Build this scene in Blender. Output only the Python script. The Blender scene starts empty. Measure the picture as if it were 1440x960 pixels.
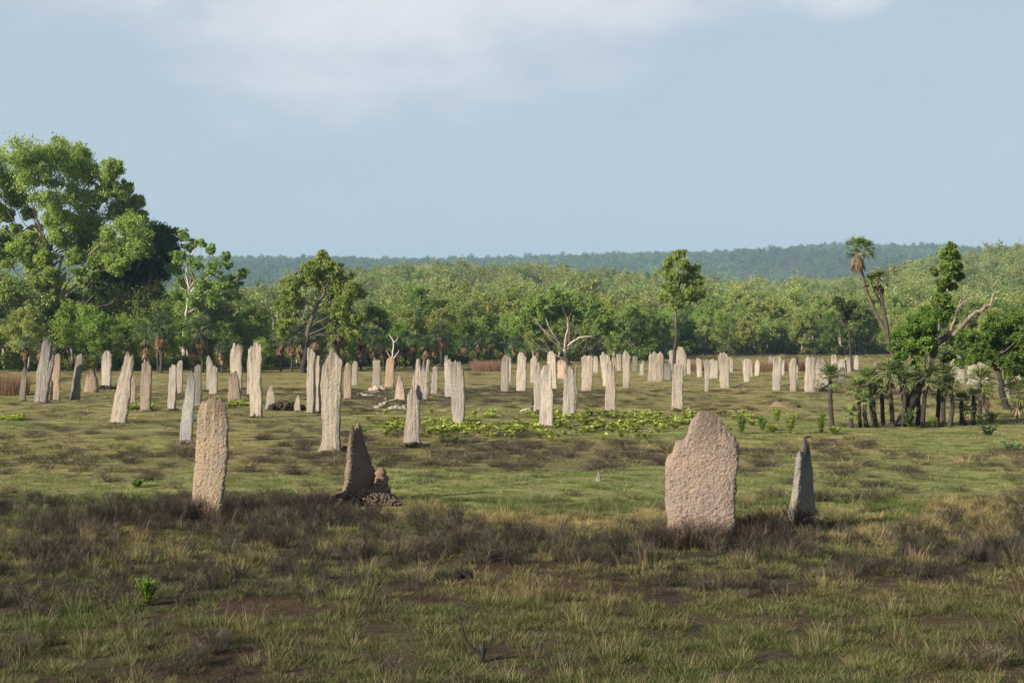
import bpy, math, random
import numpy as np
from mathutils import Vector

R = np.random.default_rng(7)
random.seed(7)
scene = bpy.context.scene
C = scene.collection
EYE, HZ, F, CX = 3.3, 465.0, 2000.0, 720.0     # eye height, horizon row, focal length (px of a 1440 wide frame)

# ------------------------------------------------------------------ helpers
def gY(row): return EYE * F / (row - HZ)
def P(px, row, Y): return ((px - CX) / F * Y, Y, EYE + (HZ - row) / F * Y)

def h32(a):
    a = a.astype(np.uint64)
    a = (a ^ (a >> np.uint64(16))) * np.uint64(0x45d9f3b) & np.uint64(0xffffffff)
    a = (a ^ (a >> np.uint64(16))) * np.uint64(0x45d9f3b) & np.uint64(0xffffffff)
    return (a ^ (a >> np.uint64(16))) & np.uint64(0xffffffff)

def vnoise(x, y, z=0.0, seed=0):
    x, y, z = np.broadcast_arrays(np.asarray(x, float), np.asarray(y, float), np.asarray(z, float))
    xi, yi, zi = np.floor(x).astype(np.int64), np.floor(y).astype(np.int64), np.floor(z).astype(np.int64)
    fx, fy, fz = x - xi, y - yi, z - zi
    fx, fy, fz = (f * f * (3 - 2 * f) for f in (fx, fy, fz))
    def g(a, b, c):
        k = ((xi + a) * 73856093) ^ ((yi + b) * 19349663) ^ ((zi + c) * 83492791) ^ (seed * 2654435)
        return h32(k & 0xffffffff) / 4294967295.0
    def lx(b, c): return g(0, b, c) * (1 - fx) + g(1, b, c) * fx
    def ly(c): return lx(0, c) * (1 - fy) + lx(1, c) * fy
    return ly(0) * (1 - fz) + ly(1) * fz          # 0..1

def fbm(x, y, z=0.0, seed=0, o=4):
    s, a, t = 0, 0.5, 0
    for i in range(o):
        s = s + a * vnoise(x * 2 ** i, y * 2 ** i, np.asarray(z) * 2 ** i, seed + i * 17); t += a; a *= 0.5
    return s / t

def sstep(a, b, x):
    t = np.clip((np.asarray(x, float) - a) / (b - a), 0, 1); return t * t * (3 - 2 * t)

def mesh(name, V, Fs, mat=None, col=None, smooth=False):
    """V (n,3); Fs list of (m,k) index arrays; col (n,3)"""
    me = bpy.data.meshes.new(name)
    V = np.asarray(V, np.float32)
    Fs = [np.asarray(f, np.int32) for f in Fs if len(f)]
    me.vertices.add(len(V)); me.vertices.foreach_set('co', V.ravel())
    nl = sum(f.size for f in Fs); nf = sum(len(f) for f in Fs)
    me.loops.add(nl); me.polygons.add(nf)
    me.loops.foreach_set('vertex_index', np.concatenate([f.ravel() for f in Fs]))
    tot = np.concatenate([np.full(len(f), f.shape[1], np.int32) for f in Fs])
    st = np.concatenate([[0], np.cumsum(tot)[:-1]]).astype(np.int32)
    me.polygons.foreach_set('loop_start', st)
    me.polygons.foreach_set('loop_total', tot)
    me.polygons.foreach_set('use_smooth', np.full(nf, smooth, bool))
    if col is not None:
        a = me.color_attributes.new('Col', 'FLOAT_COLOR', 'POINT')
        c = np.ones((len(V), 4), np.float32); c[:, :3] = col
        a.data.foreach_set('color', c.ravel())
    me.update(calc_edges=True)
    if mat: me.materials.append(mat)
    return me

def obj(name, me, parent=None, loc=None, link=True):
    o = bpy.data.objects.new(name, me)
    if link: C.objects.link(o)
    if parent: o.parent = parent
    if loc is not None: o.location = loc
    return o

def tag(o, label=None, cat=None, group=None, kind=None):
    if label: o['label'] = label
    if cat: o['category'] = cat
    if group: o['group'] = group
    if kind: o['kind'] = kind
    return o

def thing(name, loc, label, cat, group=None):
    o = obj(name, None, loc=loc); o.empty_display_size = 0.3
    return tag(o, label, cat, group)

def copy_tree(o, loc, rz, s, label, group):
    r = o.copy(); C.objects.link(r); r.location = loc; r.rotation_euler = (0, 0, rz)
    r.scale = (s[0], s[1], s[2]); r['label'] = label; r['group'] = group
    for ch in list(o.children):
        c = ch.copy(); C.objects.link(c); c.parent = r
    return r

class Buf:
    def __init__(s): s.V = []; s.Q = []; s.T = []; s.C = []; s.n = 0
    def add(s, V, Q=None, T=None, col=(1, 1, 1)):
        V = np.asarray(V, float)
        if Q is not None and len(Q): s.Q.append(np.asarray(Q) + s.n)
        if T is not None and len(T): s.T.append(np.asarray(T) + s.n)
        c = np.asarray(col, float)
        s.C.append(np.broadcast_to(c, (len(V), 3)) if c.ndim == 1 else c)
        s.V.append(V); s.n += len(V)
    def mesh(s, name, mat, smooth=False, off=(0, 0, 0)):
        V = np.concatenate(s.V) - np.asarray(off)
        return mesh(name, V, [np.concatenate(s.Q) if s.Q else [], np.concatenate(s.T) if s.T else []], mat, np.concatenate(s.C), smooth)

# ------------------------------------------------------------------ materials
def mat_new(name):
    m = bpy.data.materials.new(name); m.use_nodes = True
    nt = m.node_tree; nt.nodes.clear()
    return m, nt, nt.nodes, nt.links

def N(nodes, t, **kw):
    n = nodes.new(t)
    for k, v in kw.items(): setattr(n, k, v)
    return n

def ramp(nodes, stops):
    r = nodes.new('ShaderNodeValToRGB'); e = r.color_ramp.elements
    while len(e) < len(stops): e.new(0.5)
    for i, (p, c) in enumerate(stops):
        e[i].position = p; e[i].color = (*c, 1) if len(c) == 3 else c
    return r

def noise_tex(nodes, links, scale, detail=4, rough=0.55, mapscale=None, src='pos', dist=0):
    geo = nodes.new('ShaderNodeNewGeometry') if src == 'pos' else nodes.new('ShaderNodeTexCoord')
    out = geo.outputs['Position'] if src == 'pos' else geo.outputs[src]
    if mapscale:
        mp = nodes.new('ShaderNodeMapping'); mp.inputs['Scale'].default_value = mapscale
        links.new(out, mp.inputs['Vector']); out = mp.outputs[0]
    n = nodes.new('ShaderNodeTexNoise'); n.inputs['Scale'].default_value = scale
    n.inputs['Detail'].default_value = detail; n.inputs['Roughness'].default_value = rough
    n.inputs['Distortion'].default_value = dist
    links.new(out, n.inputs['Vector']); return n

def mix(nodes, links, a, b, f, mode='MIX'):
    m = nodes.new('ShaderNodeMix'); m.data_type = 'RGBA'; m.blend_type = mode
    for sock, v in ((m.inputs[6], a), (m.inputs[7], b), (m.inputs[0], f)):
        if hasattr(v, 'links'): links.new(v, sock)
        elif isinstance(v, (int, float)): sock.default_value = v
        else: sock.default_value = (*v, 1)
    return m.outputs[2]

def leaf_mat(name, rough=0.55, trans=0.5, var=0.16, inst=False):
    m, nt, n, l = mat_new(name)
    at = n.new('ShaderNodeAttribute'); at.attribute_name = 'Col'
    col = at.outputs['Color']
    oi = n.new('ShaderNodeObjectInfo')
    mr = n.new('ShaderNodeMapRange'); mr.inputs[3].default_value = 1 - var; mr.inputs[4].default_value = 1 + var
    l.new(oi.outputs['Random'], mr.inputs[0])
    hs = n.new('ShaderNodeHueSaturation'); l.new(col, hs.inputs['Color']); l.new(mr.outputs[0], hs.inputs['Value'])
    mr2 = n.new('ShaderNodeMapRange'); mr2.inputs[3].default_value = 0.5 + var * 0.14; mr2.inputs[4].default_value = 0.5 - var * 0.10
    wn = n.new('ShaderNodeTexWhiteNoise'); wn.noise_dimensions = '1D'
    l.new(oi.outputs['Random'], wn.inputs['W']); l.new(wn.outputs['Value'], mr2.inputs[0]); l.new(mr2.outputs[0], hs.inputs['Hue'])
    col = hs.outputs['Color']
    if inst:
        ia = n.new('ShaderNodeAttribute'); ia.attribute_name = 'tint'; ia.attribute_type = 'INSTANCER'
        col = mix(n, l, col, ia.outputs['Color'], 1.0, 'MULTIPLY')
    d = n.new('ShaderNodeBsdfPrincipled'); d.inputs['Roughness'].default_value = rough
    d.inputs['Specular IOR Level'].default_value = 0.25
    t = n.new('ShaderNodeBsdfTranslucent'); l.new(col, d.inputs['Base Color']); l.new(col, t.inputs['Color'])
    mx = n.new('ShaderNodeMixShader'); mx.inputs[0].default_value = trans
    l.new(d.outputs[0], mx.inputs[1]); l.new(t.outputs[0], mx.inputs[2])
    o = n.new('ShaderNodeOutputMaterial'); l.new(mx.outputs[0], o.inputs['Surface'])
    return m

def bark_mat(name):
    m, nt, n, l = mat_new(name)
    at = n.new('ShaderNodeAttribute'); at.attribute_name = 'Col'
    ns = noise_tex(n, l, 6, 5, mapscale=(2, 2, 0.6))
    r = ramp(n, [(0.3, (0.6, 0.6, 0.6)), (0.7, (1.25, 1.2, 1.15))]); l.new(ns.outputs[0], r.inputs[0])
    c = mix(n, l, at.outputs['Color'], r.outputs[0], 1.0, 'MULTIPLY')
    b = n.new('ShaderNodeBsdfPrincipled'); b.inputs['Roughness'].default_value = 0.9; l.new(c, b.inputs['Base Color'])
    bp = n.new('ShaderNodeBump'); bp.inputs['Strength'].default_value = 0.6; bp.inputs['Distance'].default_value = 0.04
    l.new(ns.outputs[0], bp.inputs['Height']); l.new(bp.outputs[0], b.inputs['Normal'])
    o = n.new('ShaderNodeOutputMaterial'); l.new(b.outputs[0], o.inputs['Surface'])
    return m

def mound_mat(name, pebbly):
    m, nt, n, l = mat_new(name)
    oi = n.new('ShaderNodeObjectInfo')
    at = n.new('ShaderNodeAttribute'); at.attribute_name = 'Col'
    base = mix(n, l, oi.outputs['Color'], at.outputs['Color'], 1.0, 'MULTIPLY')
    if pebbly:
        big = noise_tex(n, l, 2.2, 4); r1 = ramp(n, [(0.3, (0.78, 0.8, 0.84)), (0.7, (1.12, 1.02, 0.92))]); l.new(big.outputs[0], r1.inputs[0])
        grain = noise_tex(n, l, 45, 6, 0.8); r2 = ramp(n, [(0.3, (0.6, 0.57, 0.55)), (0.52, (1.0, 1.0, 1.0)), (0.75, (1.3, 1.27, 1.2))]); l.new(grain.outputs[0], r2.inputs[0])
        c = mix(n, l, base, r1.outputs[0], 1.0, 'MULTIPLY'); c = mix(n, l, c, r2.outputs[0], 0.9, 'MULTIPLY')
        pit_shade = noise_tex(n, l, 17, 3, 0.6); r3 = ramp(n, [(0.34, (0.40, 0.35, 0.32)), (0.43, (1, 1, 1))]); l.new(pit_shade.outputs[0], r3.inputs[0]); c = mix(n, l, c, r3.outputs[0], 0.75, 'MULTIPLY')  # shade of small pits painted into the earth colour
        vo = n.new('ShaderNodeTexVoronoi'); vo.inputs['Scale'].default_value = 26
        geo = n.new('ShaderNodeNewGeometry'); l.new(geo.outputs['Position'], vo.inputs['Vector'])
        ad = n.new('ShaderNodeMath'); ad.operation = 'SUBTRACT'; l.new(grain.outputs[0], ad.inputs[0])
        ml = n.new('ShaderNodeMath'); ml.operation = 'MULTIPLY'; ml.inputs[1].default_value = 0.7; l.new(vo.outputs['Distance'], ml.inputs[0]); l.new(ml.outputs[0], ad.inputs[1])
        hgt = ad.outputs[0]; dist, stg = 0.022, 1.0
    else:
        bl = noise_tex(n, l, 1.1, 4, 0.6); r0 = ramp(n, [(0.32, (0.72, 0.72, 0.75)), (0.6, (1.05, 1.03, 1.0))]); l.new(bl.outputs[0], r0.inputs[0]); base = mix(n, l, base, r0.outputs[0], .8, 'MULTIPLY')
        st = noise_tex(n, l, 5.5, 5, 0.6, mapscale=(2.0, 2.0, 0.30), dist=.4); r1 = ramp(n, [(0.3, (0.62, 0.62, 0.63)), (0.48, (0.97, 0.97, 0.97)), (0.75, (1.12, 1.1, 1.06))]); l.new(st.outputs[0], r1.inputs[0])
        grain = noise_tex(n, l, 16, 5, 0.7); r2 = ramp(n, [(0.3, (0.8, 0.78, 0.76)), (0.65, (1.1, 1.1, 1.1))]); l.new(grain.outputs[0], r2.inputs[0])
        c = mix(n, l, base, r1.outputs[0], 0.85, 'MULTIPLY'); c = mix(n, l, c, r2.outputs[0], 0.8, 'MULTIPLY')
        ad = n.new('ShaderNodeMath'); ad.operation = 'ADD'; l.new(grain.outputs[0], ad.inputs[0]); l.new(st.outputs[0], ad.inputs[1])
        hgt = ad.outputs[0]; dist, stg = 0.09, 0.9
    b = n.new('ShaderNodeBsdfPrincipled'); b.inputs['Roughness'].default_value = 0.95; b.inputs['Specular IOR Level'].default_value = 0.15
    l.new(c, b.inputs['Base Color'])
    bp = n.new('ShaderNodeBump'); bp.inputs['Strength'].default_value = stg; bp.inputs['Distance'].default_value = dist
    l.new(hgt, bp.inputs['Height']); l.new(bp.outputs[0], b.inputs['Normal'])
    o = n.new('ShaderNodeOutputMaterial'); l.new(b.outputs[0], o.inputs['Surface'])
    return m

def ground_mat():
    m, nt, n, l = mat_new('ground_soil')
    at = n.new('ShaderNodeAttribute'); at.attribute_name = 'Col'
    a = noise_tex(n, l, 9, 6, 0.7); r1 = ramp(n, [(0.3, (0.5, 0.48, 0.46)), (0.5, (1, 1, 1)), (0.72, (1.5, 1.45, 1.3))]); l.new(a.outputs[0], r1.inputs[0])
    b_ = noise_tex(n, l, 0.9, 5, 0.6); r2 = ramp(n, [(0.35, (0.75, 0.72, 0.72)), (0.65, (1.2, 1.2, 1.1))]); l.new(b_.outputs[0], r2.inputs[0])
    c = mix(n, l, at.outputs['Color'], r1.outputs[0], 1.0, 'MULTIPLY'); c = mix(n, l, c, r2.outputs[0], 1.0, 'MULTIPLY')
    b = n.new('ShaderNodeBsdfPrincipled'); b.inputs['Roughness'].default_value = 1.0; b.inputs['Specular IOR Level'].default_value = 0.05
    l.new(c, b.inputs['Base Color'])
    bp = n.new('ShaderNodeBump'); bp.inputs['Strength'].default_value = 0.8; bp.inputs['Distance'].default_value = 0.08
    l.new(a.outputs[0], bp.inputs['Height']); l.new(bp.outputs[0], b.inputs['Normal'])
    o = n.new('ShaderNodeOutputMaterial'); l.new(b.outputs[0], o.inputs['Surface'])
    return m

M_LEAF = leaf_mat('eucalypt_leaves'); M_LEAFI = leaf_mat('forest_leaves', inst=True, var=0.25)
M_PALM = leaf_mat('palm_leaf', 0.45, 0.25); M_GRASS = leaf_mat('grass_blades', 0.6, 0.35, 0.2, True)
M_BARK = bark_mat('bark'); M_PEB = mound_mat('pebbly_termite_earth', True); M_FLU = mound_mat('weathered_termite_earth', False)
M_GROUND = ground_mat()

# ------------------------------------------------------------------ terrain
def pxof(x, y): return CX + F * x / np.maximum(y, 1)
def hill(x, y):
    x = np.asarray(x, float); y = np.asarray(y, float); p = pxof(x, y)
    A = np.interp(p, [-600, 330, 480, 620, 760, 900, 1000, 1100, 1230, 1320, 1440, 2100], [14, 10, 19, 23, 22, 19, 15, 14, 17, 26, 31, 34])
    rr = np.interp(p, [-600, 330, 560, 700, 850, 1000, 1160, 1300, 1450, 2100], [352, 361, 366, 364, 358, 355, 344, 347, 355, 350])
    B = (HZ - rr) / F * 2300 + EYE - 12
    A = A + 3 * (fbm(x / 90, y / 90, 0, 5) - 0.5)
    mid = A * sstep(175, 640, y) * (1 - 0.8 * sstep(660, 1050, y))
    far = (B - 3) * sstep(1080, 2300, y) + (fbm(x / 260, y / 260, 0, 9) - 0.5) * 16 * sstep(1200, 1500, y) * (1 - sstep(2000, 2300, y))
    small = (fbm(x / 3.5, y / 3.5, 0, 3) - 0.5) * 0.10 * (1 - sstep(120, 200, y))
    return mid + far + small

def zones(x, y):
    """weights of burnt scrub, bare soil, bright green, dry straw"""
    x = np.asarray(x, float); y = np.asarray(y, float)
    r = HZ + EYE * F / np.maximum(y, 6); p = pxof(x, y)
    k = (r - HZ) / 240
    n1 = fbm(x / 3.0, y / 4.5, 0, 21) - 0.5; n2 = fbm(x / 1.0, y / 1.3, 0, 31) - 0.5; n3 = fbm(x / 9, y / 12, 0, 41) - 0.5
    rp = r + (90 * n1 + 30 * n2) * k
    st = np.interp(p, [0, 430, 500, 800, 900, 1440], [692, 696, 742, 738, 722, 728])
    en = np.interp(p, [0, 300, 600, 1000, 1440], [825, 812, 820, 822, 800])
    burnt = sstep(-12, 8, rp - st) * (1 - sstep(-8, 18, rp - en))
    burnt = np.maximum(burnt, 0.6 * sstep(-0.0, 0.3, n3 + n1 + 0.4 * (380 - p) / 500) * sstep(850, 900, rp) * (1 - sstep(360, 520, p)))
    bb = sstep(618, 632, rp) * (1 - sstep(655, 672, rp)) * np.interp(p, [0, 300, 420, 930, 1100, 1440], [.25, .45, .9, .8, .4, .6])
    bb = np.maximum(bb, sstep(672, 680, rp) * (1 - sstep(686, 694, rp)) * .6 * sstep(1000, 1100, p))
    bc = sstep(543, 552, rp) * (1 - sstep(568, 578, rp)) * np.interp(p, [0, 440, 520, 760, 900, 1440], [.15, .3, .8, .7, .25, .2])
    dead = np.maximum(bb, bc) + 0.35 * sstep(0.06, 0.2, n1 + n3 * 0.5)
    dead = np.clip(dead, 0, 1)
    bare = sstep(800, 815, rp) * (1 - sstep(845, 862, rp)) * np.interp(p, [0, 150, 300, 900, 1440], [.3, .6, 1, .8, .5])
    bare = np.maximum(bare, 0.65 * sstep(0.02, 0.16, n2 * 0.8 + n1 * 0.5) * sstep(830, 850, r))
    green = sstep(650, 665, rp) * (1 - sstep(697, 712, rp)) + 0.7 * sstep(588, 600, rp) * (1 - sstep(612, 622, rp)) + 0.5 * sstep(0.0, 0.2, -n1) + .5 * sstep(835, 860, r)
    dry = sstep(700, 712, rp) * (1 - sstep(738, 750, rp)) * np.interp(p, [0, 430, 520, 1440], [0.2, .3, 1, .6]) + 0.5 * (1 - sstep(545, 560, r)) + 0.4 * sstep(0, 0.2, n3)
    return burnt, bare, np.clip(green, 0, 1), np.clip(dry, 0, 1), dead

def build_ground():
    ys = [-60, -40, -20, 0, 4, 8]; y = 8
    while y < 6500:
        y += max(0.12, y * 0.012); ys.append(y)
    ys = np.array(ys); ts = np.concatenate([[-3, -2, -1.4, -1, -.8, -.65], np.linspace(-.55, .55, 420), [.65, .8, 1, 1.4, 2, 3]])
    Yg, Tg = np.meshgrid(ys, ts, indexing='ij')
    Xg = Tg * (Yg + 62 * (Yg < 0)) if False else Tg * np.maximum(Yg, 12)
    Z = hill(Xg, Yg)
    b, s, g, d, dd = zones(Xg, np.maximum(Yg, 6))
    col = np.zeros(Xg.shape + (3,)) + np.array([0.29, 0.265, 0.12])
    def lay(c, w):
        nonlocal col; w = np.clip(w, 0, 1)[..., None]; col = col * (1 - w) + np.array(c) * w
    lay((0.22, 0.23, 0.09), g * 0.7); lay((0.29, 0.235, 0.12), d * 0.6); lay((0.15, 0.12, 0.08), dd * 0.6)
    near = sstep(700, 800, HZ + EYE * F / np.maximum(Yg, 6))
    lay((0.048, 0.036, 0.029), near * 0.85); lay((0.045, 0.038, 0.032), b * 0.8); lay((0.075, 0.046, 0.034), s * 0.9)
    far = sstep(150, 190, Yg); lay((0.07, 0.075, 0.035), far)
    nr, nc = Xg.shape; i = np.arange(nr * nc).reshape(nr, nc)
    Q = np.stack([i[:-1, :-1], i[:-1, 1:], i[1:, 1:], i[1:, :-1]], -1).reshape(-1, 4)
    me = mesh('ground', np.stack([Xg, Yg, Z], -1).reshape(-1, 3), [Q], M_GROUND, col.reshape(-1, 3), True)
    tag(obj('ground', me), 'grassy plain with burnt brown patches rising to wooded hills', None, None, 'structure')
build_ground()

# ------------------------------------------------------------------ termite mounds
PALE = (0.40, 0.358, 0.298); WHITE = (0.48, 0.432, 0.362); GREY = (0.25, 0.23, 0.20); TAN = (0.42, 0.315, 0.22)
PINK = (0.345, 0.282, 0.235); BROWN = (0.28, 0.22, 0.17); GOLD = (0.355, 0.295, 0.218)
MG = 'termite mounds on the grassy plain'
MOUNDS = []; FEET = []
def mound(base, prof, tops, label, col=PALE, psi=-22, flute=1.0, thick=0.30, jag=1.0, mat=None, res=1, pebble=0.0, seed=None, notch=0.0, box=0.6):
    """prof: (row, xl, xr) from the base up; tops: top-contour rows, evenly spaced left to right"""
    Y = gY(base); s = Y / F; seed = seed or int(base * 7 + prof[0][1] * 13)
    rows = np.array([base] + [p[0] for p in prof[1:]], float)
    zz = (base - rows) * s; xl = np.array([p[1] for p in prof], float); xr = np.array([p[2] for p in prof], float)
    xc0 = (xl[0] + xr[0]) / 2; X0 = (xc0 - CX) * s
    nu, nv = int(72 * res), int(44 * res)
    if base < 560: nu, nv = 44, 26
    th = np.linspace(0, 2 * np.pi, nu, endpoint=False)
    e = box
    if box < .5: th = th + 0.22 * np.sin(4 * th + np.pi) * -1
    sx = np.sign(np.cos(th)) * np.abs(np.cos(th)) ** (0.8 if box > .5 else box); sy = np.sign(np.sin(th)) * np.abs(np.sin(th)) ** e
    v = np.concatenate([np.linspace(0, 0.93, nv - 6), [0.95, 0.965, 0.978, 0.988, 0.996, 1.0]])
    VV, TH = np.meshgrid(v, th, indexing='ij'); SX = np.broadcast_to(sx, VV.shape); SY = np.broadcast_to(sy, VV.shape)
    u = (SX + 1) / 2
    ht = (base - np.interp(u, np.linspace(0, 1, len(tops)), tops)) * s
    H = ht.max()
    W0 = (xr[0] - xl[0]) * s; Wm = np.mean(xr - xl) * s
    # jagged crown: pointed flakes between the flutes
    nf = 5 + 2 * (Wm > 0.8)
    jn = vnoise(u * nf * 2.2, seed * 1.7, 0, seed) - 0.5; jn2 = vnoise(u * nf * 5.5, seed * .7, 0, seed + 3) - 0.5
    jn3 = vnoise(u * nf * 11, seed * .3, 0, seed + 23) - .5
    ht = ht + jag * H * (0.05 * jn + 0.06 * jn2 + 0.05 * jn3) - notch * H * 0.22 * sstep(0.5, 0.8, vnoise(u * nf * 1.7, seed, 0, seed + 9))
    ht = np.maximum(ht, 0.25 * H)
    Z = VV * ht
    c = ((np.interp(Z, zz, xl) + np.interp(Z, zz, xr)) / 2 - CX) * s - X0
    Wz = (np.interp(Z, zz, xr) - np.interp(Z, zz, xl)) * s
    ps = math.radians(psi)
    T = thick * Wm * (1.12 - 0.5 * Z / H) * (1 + 0.35 * np.exp(-Z / (0.07 * H)))
    A = np.maximum((Wz - 0.75 * T * abs(math.sin(ps))) / math.cos(ps), 0.25 * Wz)
    cap = np.clip((1 - VV) / 0.10, 0, 1) ** 0.6 * 0.85 + 0.15 * (VV < 1)
    # vertical fluting
    ff = (vnoise(u * nf * 1.9 + 0.6 * Z / H, Z / H * 0.9, np.sign(SY) * 3.3, seed + 5) - 0.5) * 0.9 + (vnoise(u * nf * 4.3, Z / H * 2.2, np.sign(SY) * 3.3, seed + 6) - 0.5) * 0.5
    fl = 1 + flute * 0.62 * ff * (0.35 + 0.65 * Z / H)
    a = SX * A / 2 * (1 + 0.03 * flute * (vnoise(Z * 3.1, SX * 2, 0, seed + 8) - .5) * 2)
    wob = (vnoise(Z / H * 4.5, np.sign(SX) * 2.7, 0, seed + 31) - .5) * .13 + (vnoise(Z / H * 13, np.sign(SX) * 2.7, 0, seed + 32) - .5) * .06
    a = a + (.22 if mat is M_PEB else 1) * Wm * wob * SX * np.abs(SX) * (Z > .02)
    a = a + 0.02 * Wm * (vnoise(Z * 6, SX, SY, seed + 4) - .5) * (np.abs(SX) > .8) * 2
    b = SY * T / 2 * fl * cap
    lump = fbm(a * 5 + 9, b * 5, Z * 4, seed + 2, 3) - 0.5
    nrm = np.stack([SX * 0.5, SY], 0); lk = .35 if pebble else 1
    b = b + nrm[1] * lump * 0.07 * Wm * lk; a = a + nrm[0] * lump * 0.06 * Wm * lk
    if pebble:
        pb = fbm(a * 26, b * 26 + 5, Z * 26, seed + 12, 3) - 0.5
        k = pebble * 0.045 * (VV < 0.995)
        b = b + SY * pb * k * 1.3; a = a + SX * np.abs(SX) ** 3 * pb * k * 1.6
        Z = Z + pb * k * 1.5 * sstep(0.9, 1, VV)
    x = a * math.cos(ps) - b * math.sin(ps) + c; yy = a * math.sin(ps) + b * math.cos(ps)
    Z = np.where(VV == 0, -0.15, Z)
    V = np.stack([x, yy, Z], -1).reshape(-1, 3)
    n0 = len(v); i = np.arange(n0 * nu).reshape(n0, nu); j = np.roll(i, -1, 1)
    Q = np.stack([i[:-1], j[:-1], j[1:], i[1:]], -1).reshape(-1, 4)
    half = nu // 2
    # stain: greyer weathered crown, dusty foot
    tz = (Z / H).reshape(-1)[:, None]
    cc = np.ones((len(V), 3)); stn = (vnoise(u * 9, Z * 0.8, 0, seed + 7).reshape(-1)[:, None])
    cc = cc * (1 - 0.5 * sstep(0.55, 1.0, tz) * sstep(0.35, 0.65, stn)) * (1 - 0.22 * (1 - sstep(0.0, 0.09, tz)) * np.array([0.6, 0.8, 1.0]))
    me = mesh('termite_mound', V, [Q], mat or M_FLU, cc, True)
    jt = np.random.default_rng(seed); kk = jt.uniform(.74, 1.06) * (np.array([1, 1, 1]) + jt.uniform(-.03, .03) * np.array([1, 0, -1.5])); kk = kk if base < 700 else np.ones(3)
    o = obj('termite_mound', me, loc=(X0, Y, float(hill(X0, Y)) - 0.02)); o.color = (*(np.array(col) * kk), 1)
    tag(o, label, 'termite mound', MG); MOUNDS.append((xc0, base, o))
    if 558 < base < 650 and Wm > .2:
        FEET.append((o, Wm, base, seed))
    return o

def stones(name, parent, cx, cy, n, rx, ry, size, hfun, col, mat, seed=1, world=False):
    rg = np.random.default_rng(seed); B = Buf()
    import bmesh
    bm = bmesh.new(); bmesh.ops.create_icosphere(bm, subdivisions=2, radius=1)
    bv = np.array([q.co[:] for q in bm.verts]); bf = np.array([[q.index for q in f.verts] for f in bm.faces]); bm.free()
    for i in range(n):
        t = rg.uniform(0, 2 * np.pi); rr = rg.uniform(0, 1) ** 0.6
        x, y = rr * math.cos(t) * rx, rr * math.sin(t) * ry
        sz = size * rg.uniform(0.4, 1.2); d = 1 + 0.55 * (vnoise(bv[:, 0] * 1.6 + i * 7, bv[:, 1] * 1.6, bv[:, 2] * 1.6, seed) - .5)
        V = bv * d[:, None] * sz * rg.uniform(0.7, 1.2, 3)
        V = V + [cx + x, cy + y, hfun(x / rx, y / ry) + sz * 0.1]
        B.add(V, T=bf, col=np.ones(3) * rg.uniform(0.75, 1.15))
    o = obj(name, B.mesh(name, mat, True), parent); o.color = (*col, 1)
    return o

# --- the four nearest
A = mound(726, [(726, 266, 315), (700, 269, 315), (672, 271, 318), (640, 273, 322), (600, 275, 323), (556, 279, 322)],
          [578, 565, 562, 563, 555, 560, 555, 560, 556, 558, 563, 576], 'tall golden slab mound with ragged holed crown, standing in dark scrub at left', GOLD, -14, 0.35, 0.26, 0.35, M_PEB, 4.0, .5)
Bm = mound(706, [(706, 473, 538), (698, 478, 533), (690, 482, 530), (677, 485, 530), (650, 488, 529), (620, 491, 528), (592, 494, 528)],
           [603, 597, 599, 606, 592, 590, 593, 603, 611, 617, 626, 634, 641, 649, 657, 663, 670], 'dark brown pointed fin mound with rubble heaped at its right foot', (0.25, 0.195, 0.155), 47, 0.12, 0.25, 0.5, M_PEB, 3.4, 0.6, box=.32)
Cm = mound(760, [(760, 942, 1031), (730, 938, 1034), (700, 936, 1035), (660, 935, 1037), (577, 935, 1038)],
           [650, 638, 635, 619, 616, 617, 611, 592, 583, 577, 577, 578, 577, 579, 583, 586, 594, 600, 606, 614, 626], 'broad pinkish slab mound with stepped left shoulder, largest and nearest on the plain', PINK, -12, 0.12, 0.22, 0.25, M_PEB, 4.6, .5)
Dm = mound(730, [(730, 1095, 1164), (722, 1101, 1156), (712, 1106, 1150), (690, 1111, 1147), (660, 1115, 1145), (632, 1119, 1141), (615, 1120, 1138)],
           [634, 632, 633, 634, 632, 618, 614, 615, 620, 634], 'smooth grey pointed mound right of the broad pinkish slab, shaded on its right side', (0.27, 0.257, 0.23), 48, 0.12, 0.32, 0.15, M_PEB, 3.2, 0.35, box=.32)
s = gY(706) / F
stones('rubble', Bm, 0.36, -0.25, 1000, 0.86, 0.45, 0.032, lambda x, y: 0.30 * max(0, 1 - (x + .35) ** 2 * 1.0) * (1 - y * y) ** .5 - 0.0, (0.19, 0.14, 0.11), M_PEB, 3)['label'] = 'heap of reddish brown crumbled earth'
stones('broken_stub', Bm, 0.42, -0.02, 140, 0.12, 0.10, 0.07, lambda x, y: 0.12 + 0.50 * (1 - (x * x + y * y)) , (0.27, 0.19, 0.14), M_PEB, 4)
stones('rubble', Dm, 0.0, 0.0, 500, 0.40, 0.30, 0.045, lambda x, y: 0.03, (0.27, 0.21, 0.16), M_PEB, 5)
stones('rubble', Cm, 0.0, -0.1, 160, 0.72, 0.28, 0.035, lambda x, y: 0.02, (0.30, 0.20, 0.14), M_PEB, 6)

def mq(base, bl, br, tl, tr, tops, label, col=PALE, psi=-22, **k):
    top = min(tops); h = base - top; fl = (br - bl) * 0.03
    return mound(base, [(base, bl - fl, br + fl), (base - 0.07 * h, bl + (tl - bl) * .07, br + (tr - br) * .07),
                        (base - 0.5 * h, bl + (tl - bl) * .45, br + (tr - br) * .5), (base - 0.85 * h, tl - (tl - bl) * .1, tr - (tr - br) * .1 ), (top, tl, tr)], tops, label, col, psi, **k)

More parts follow.
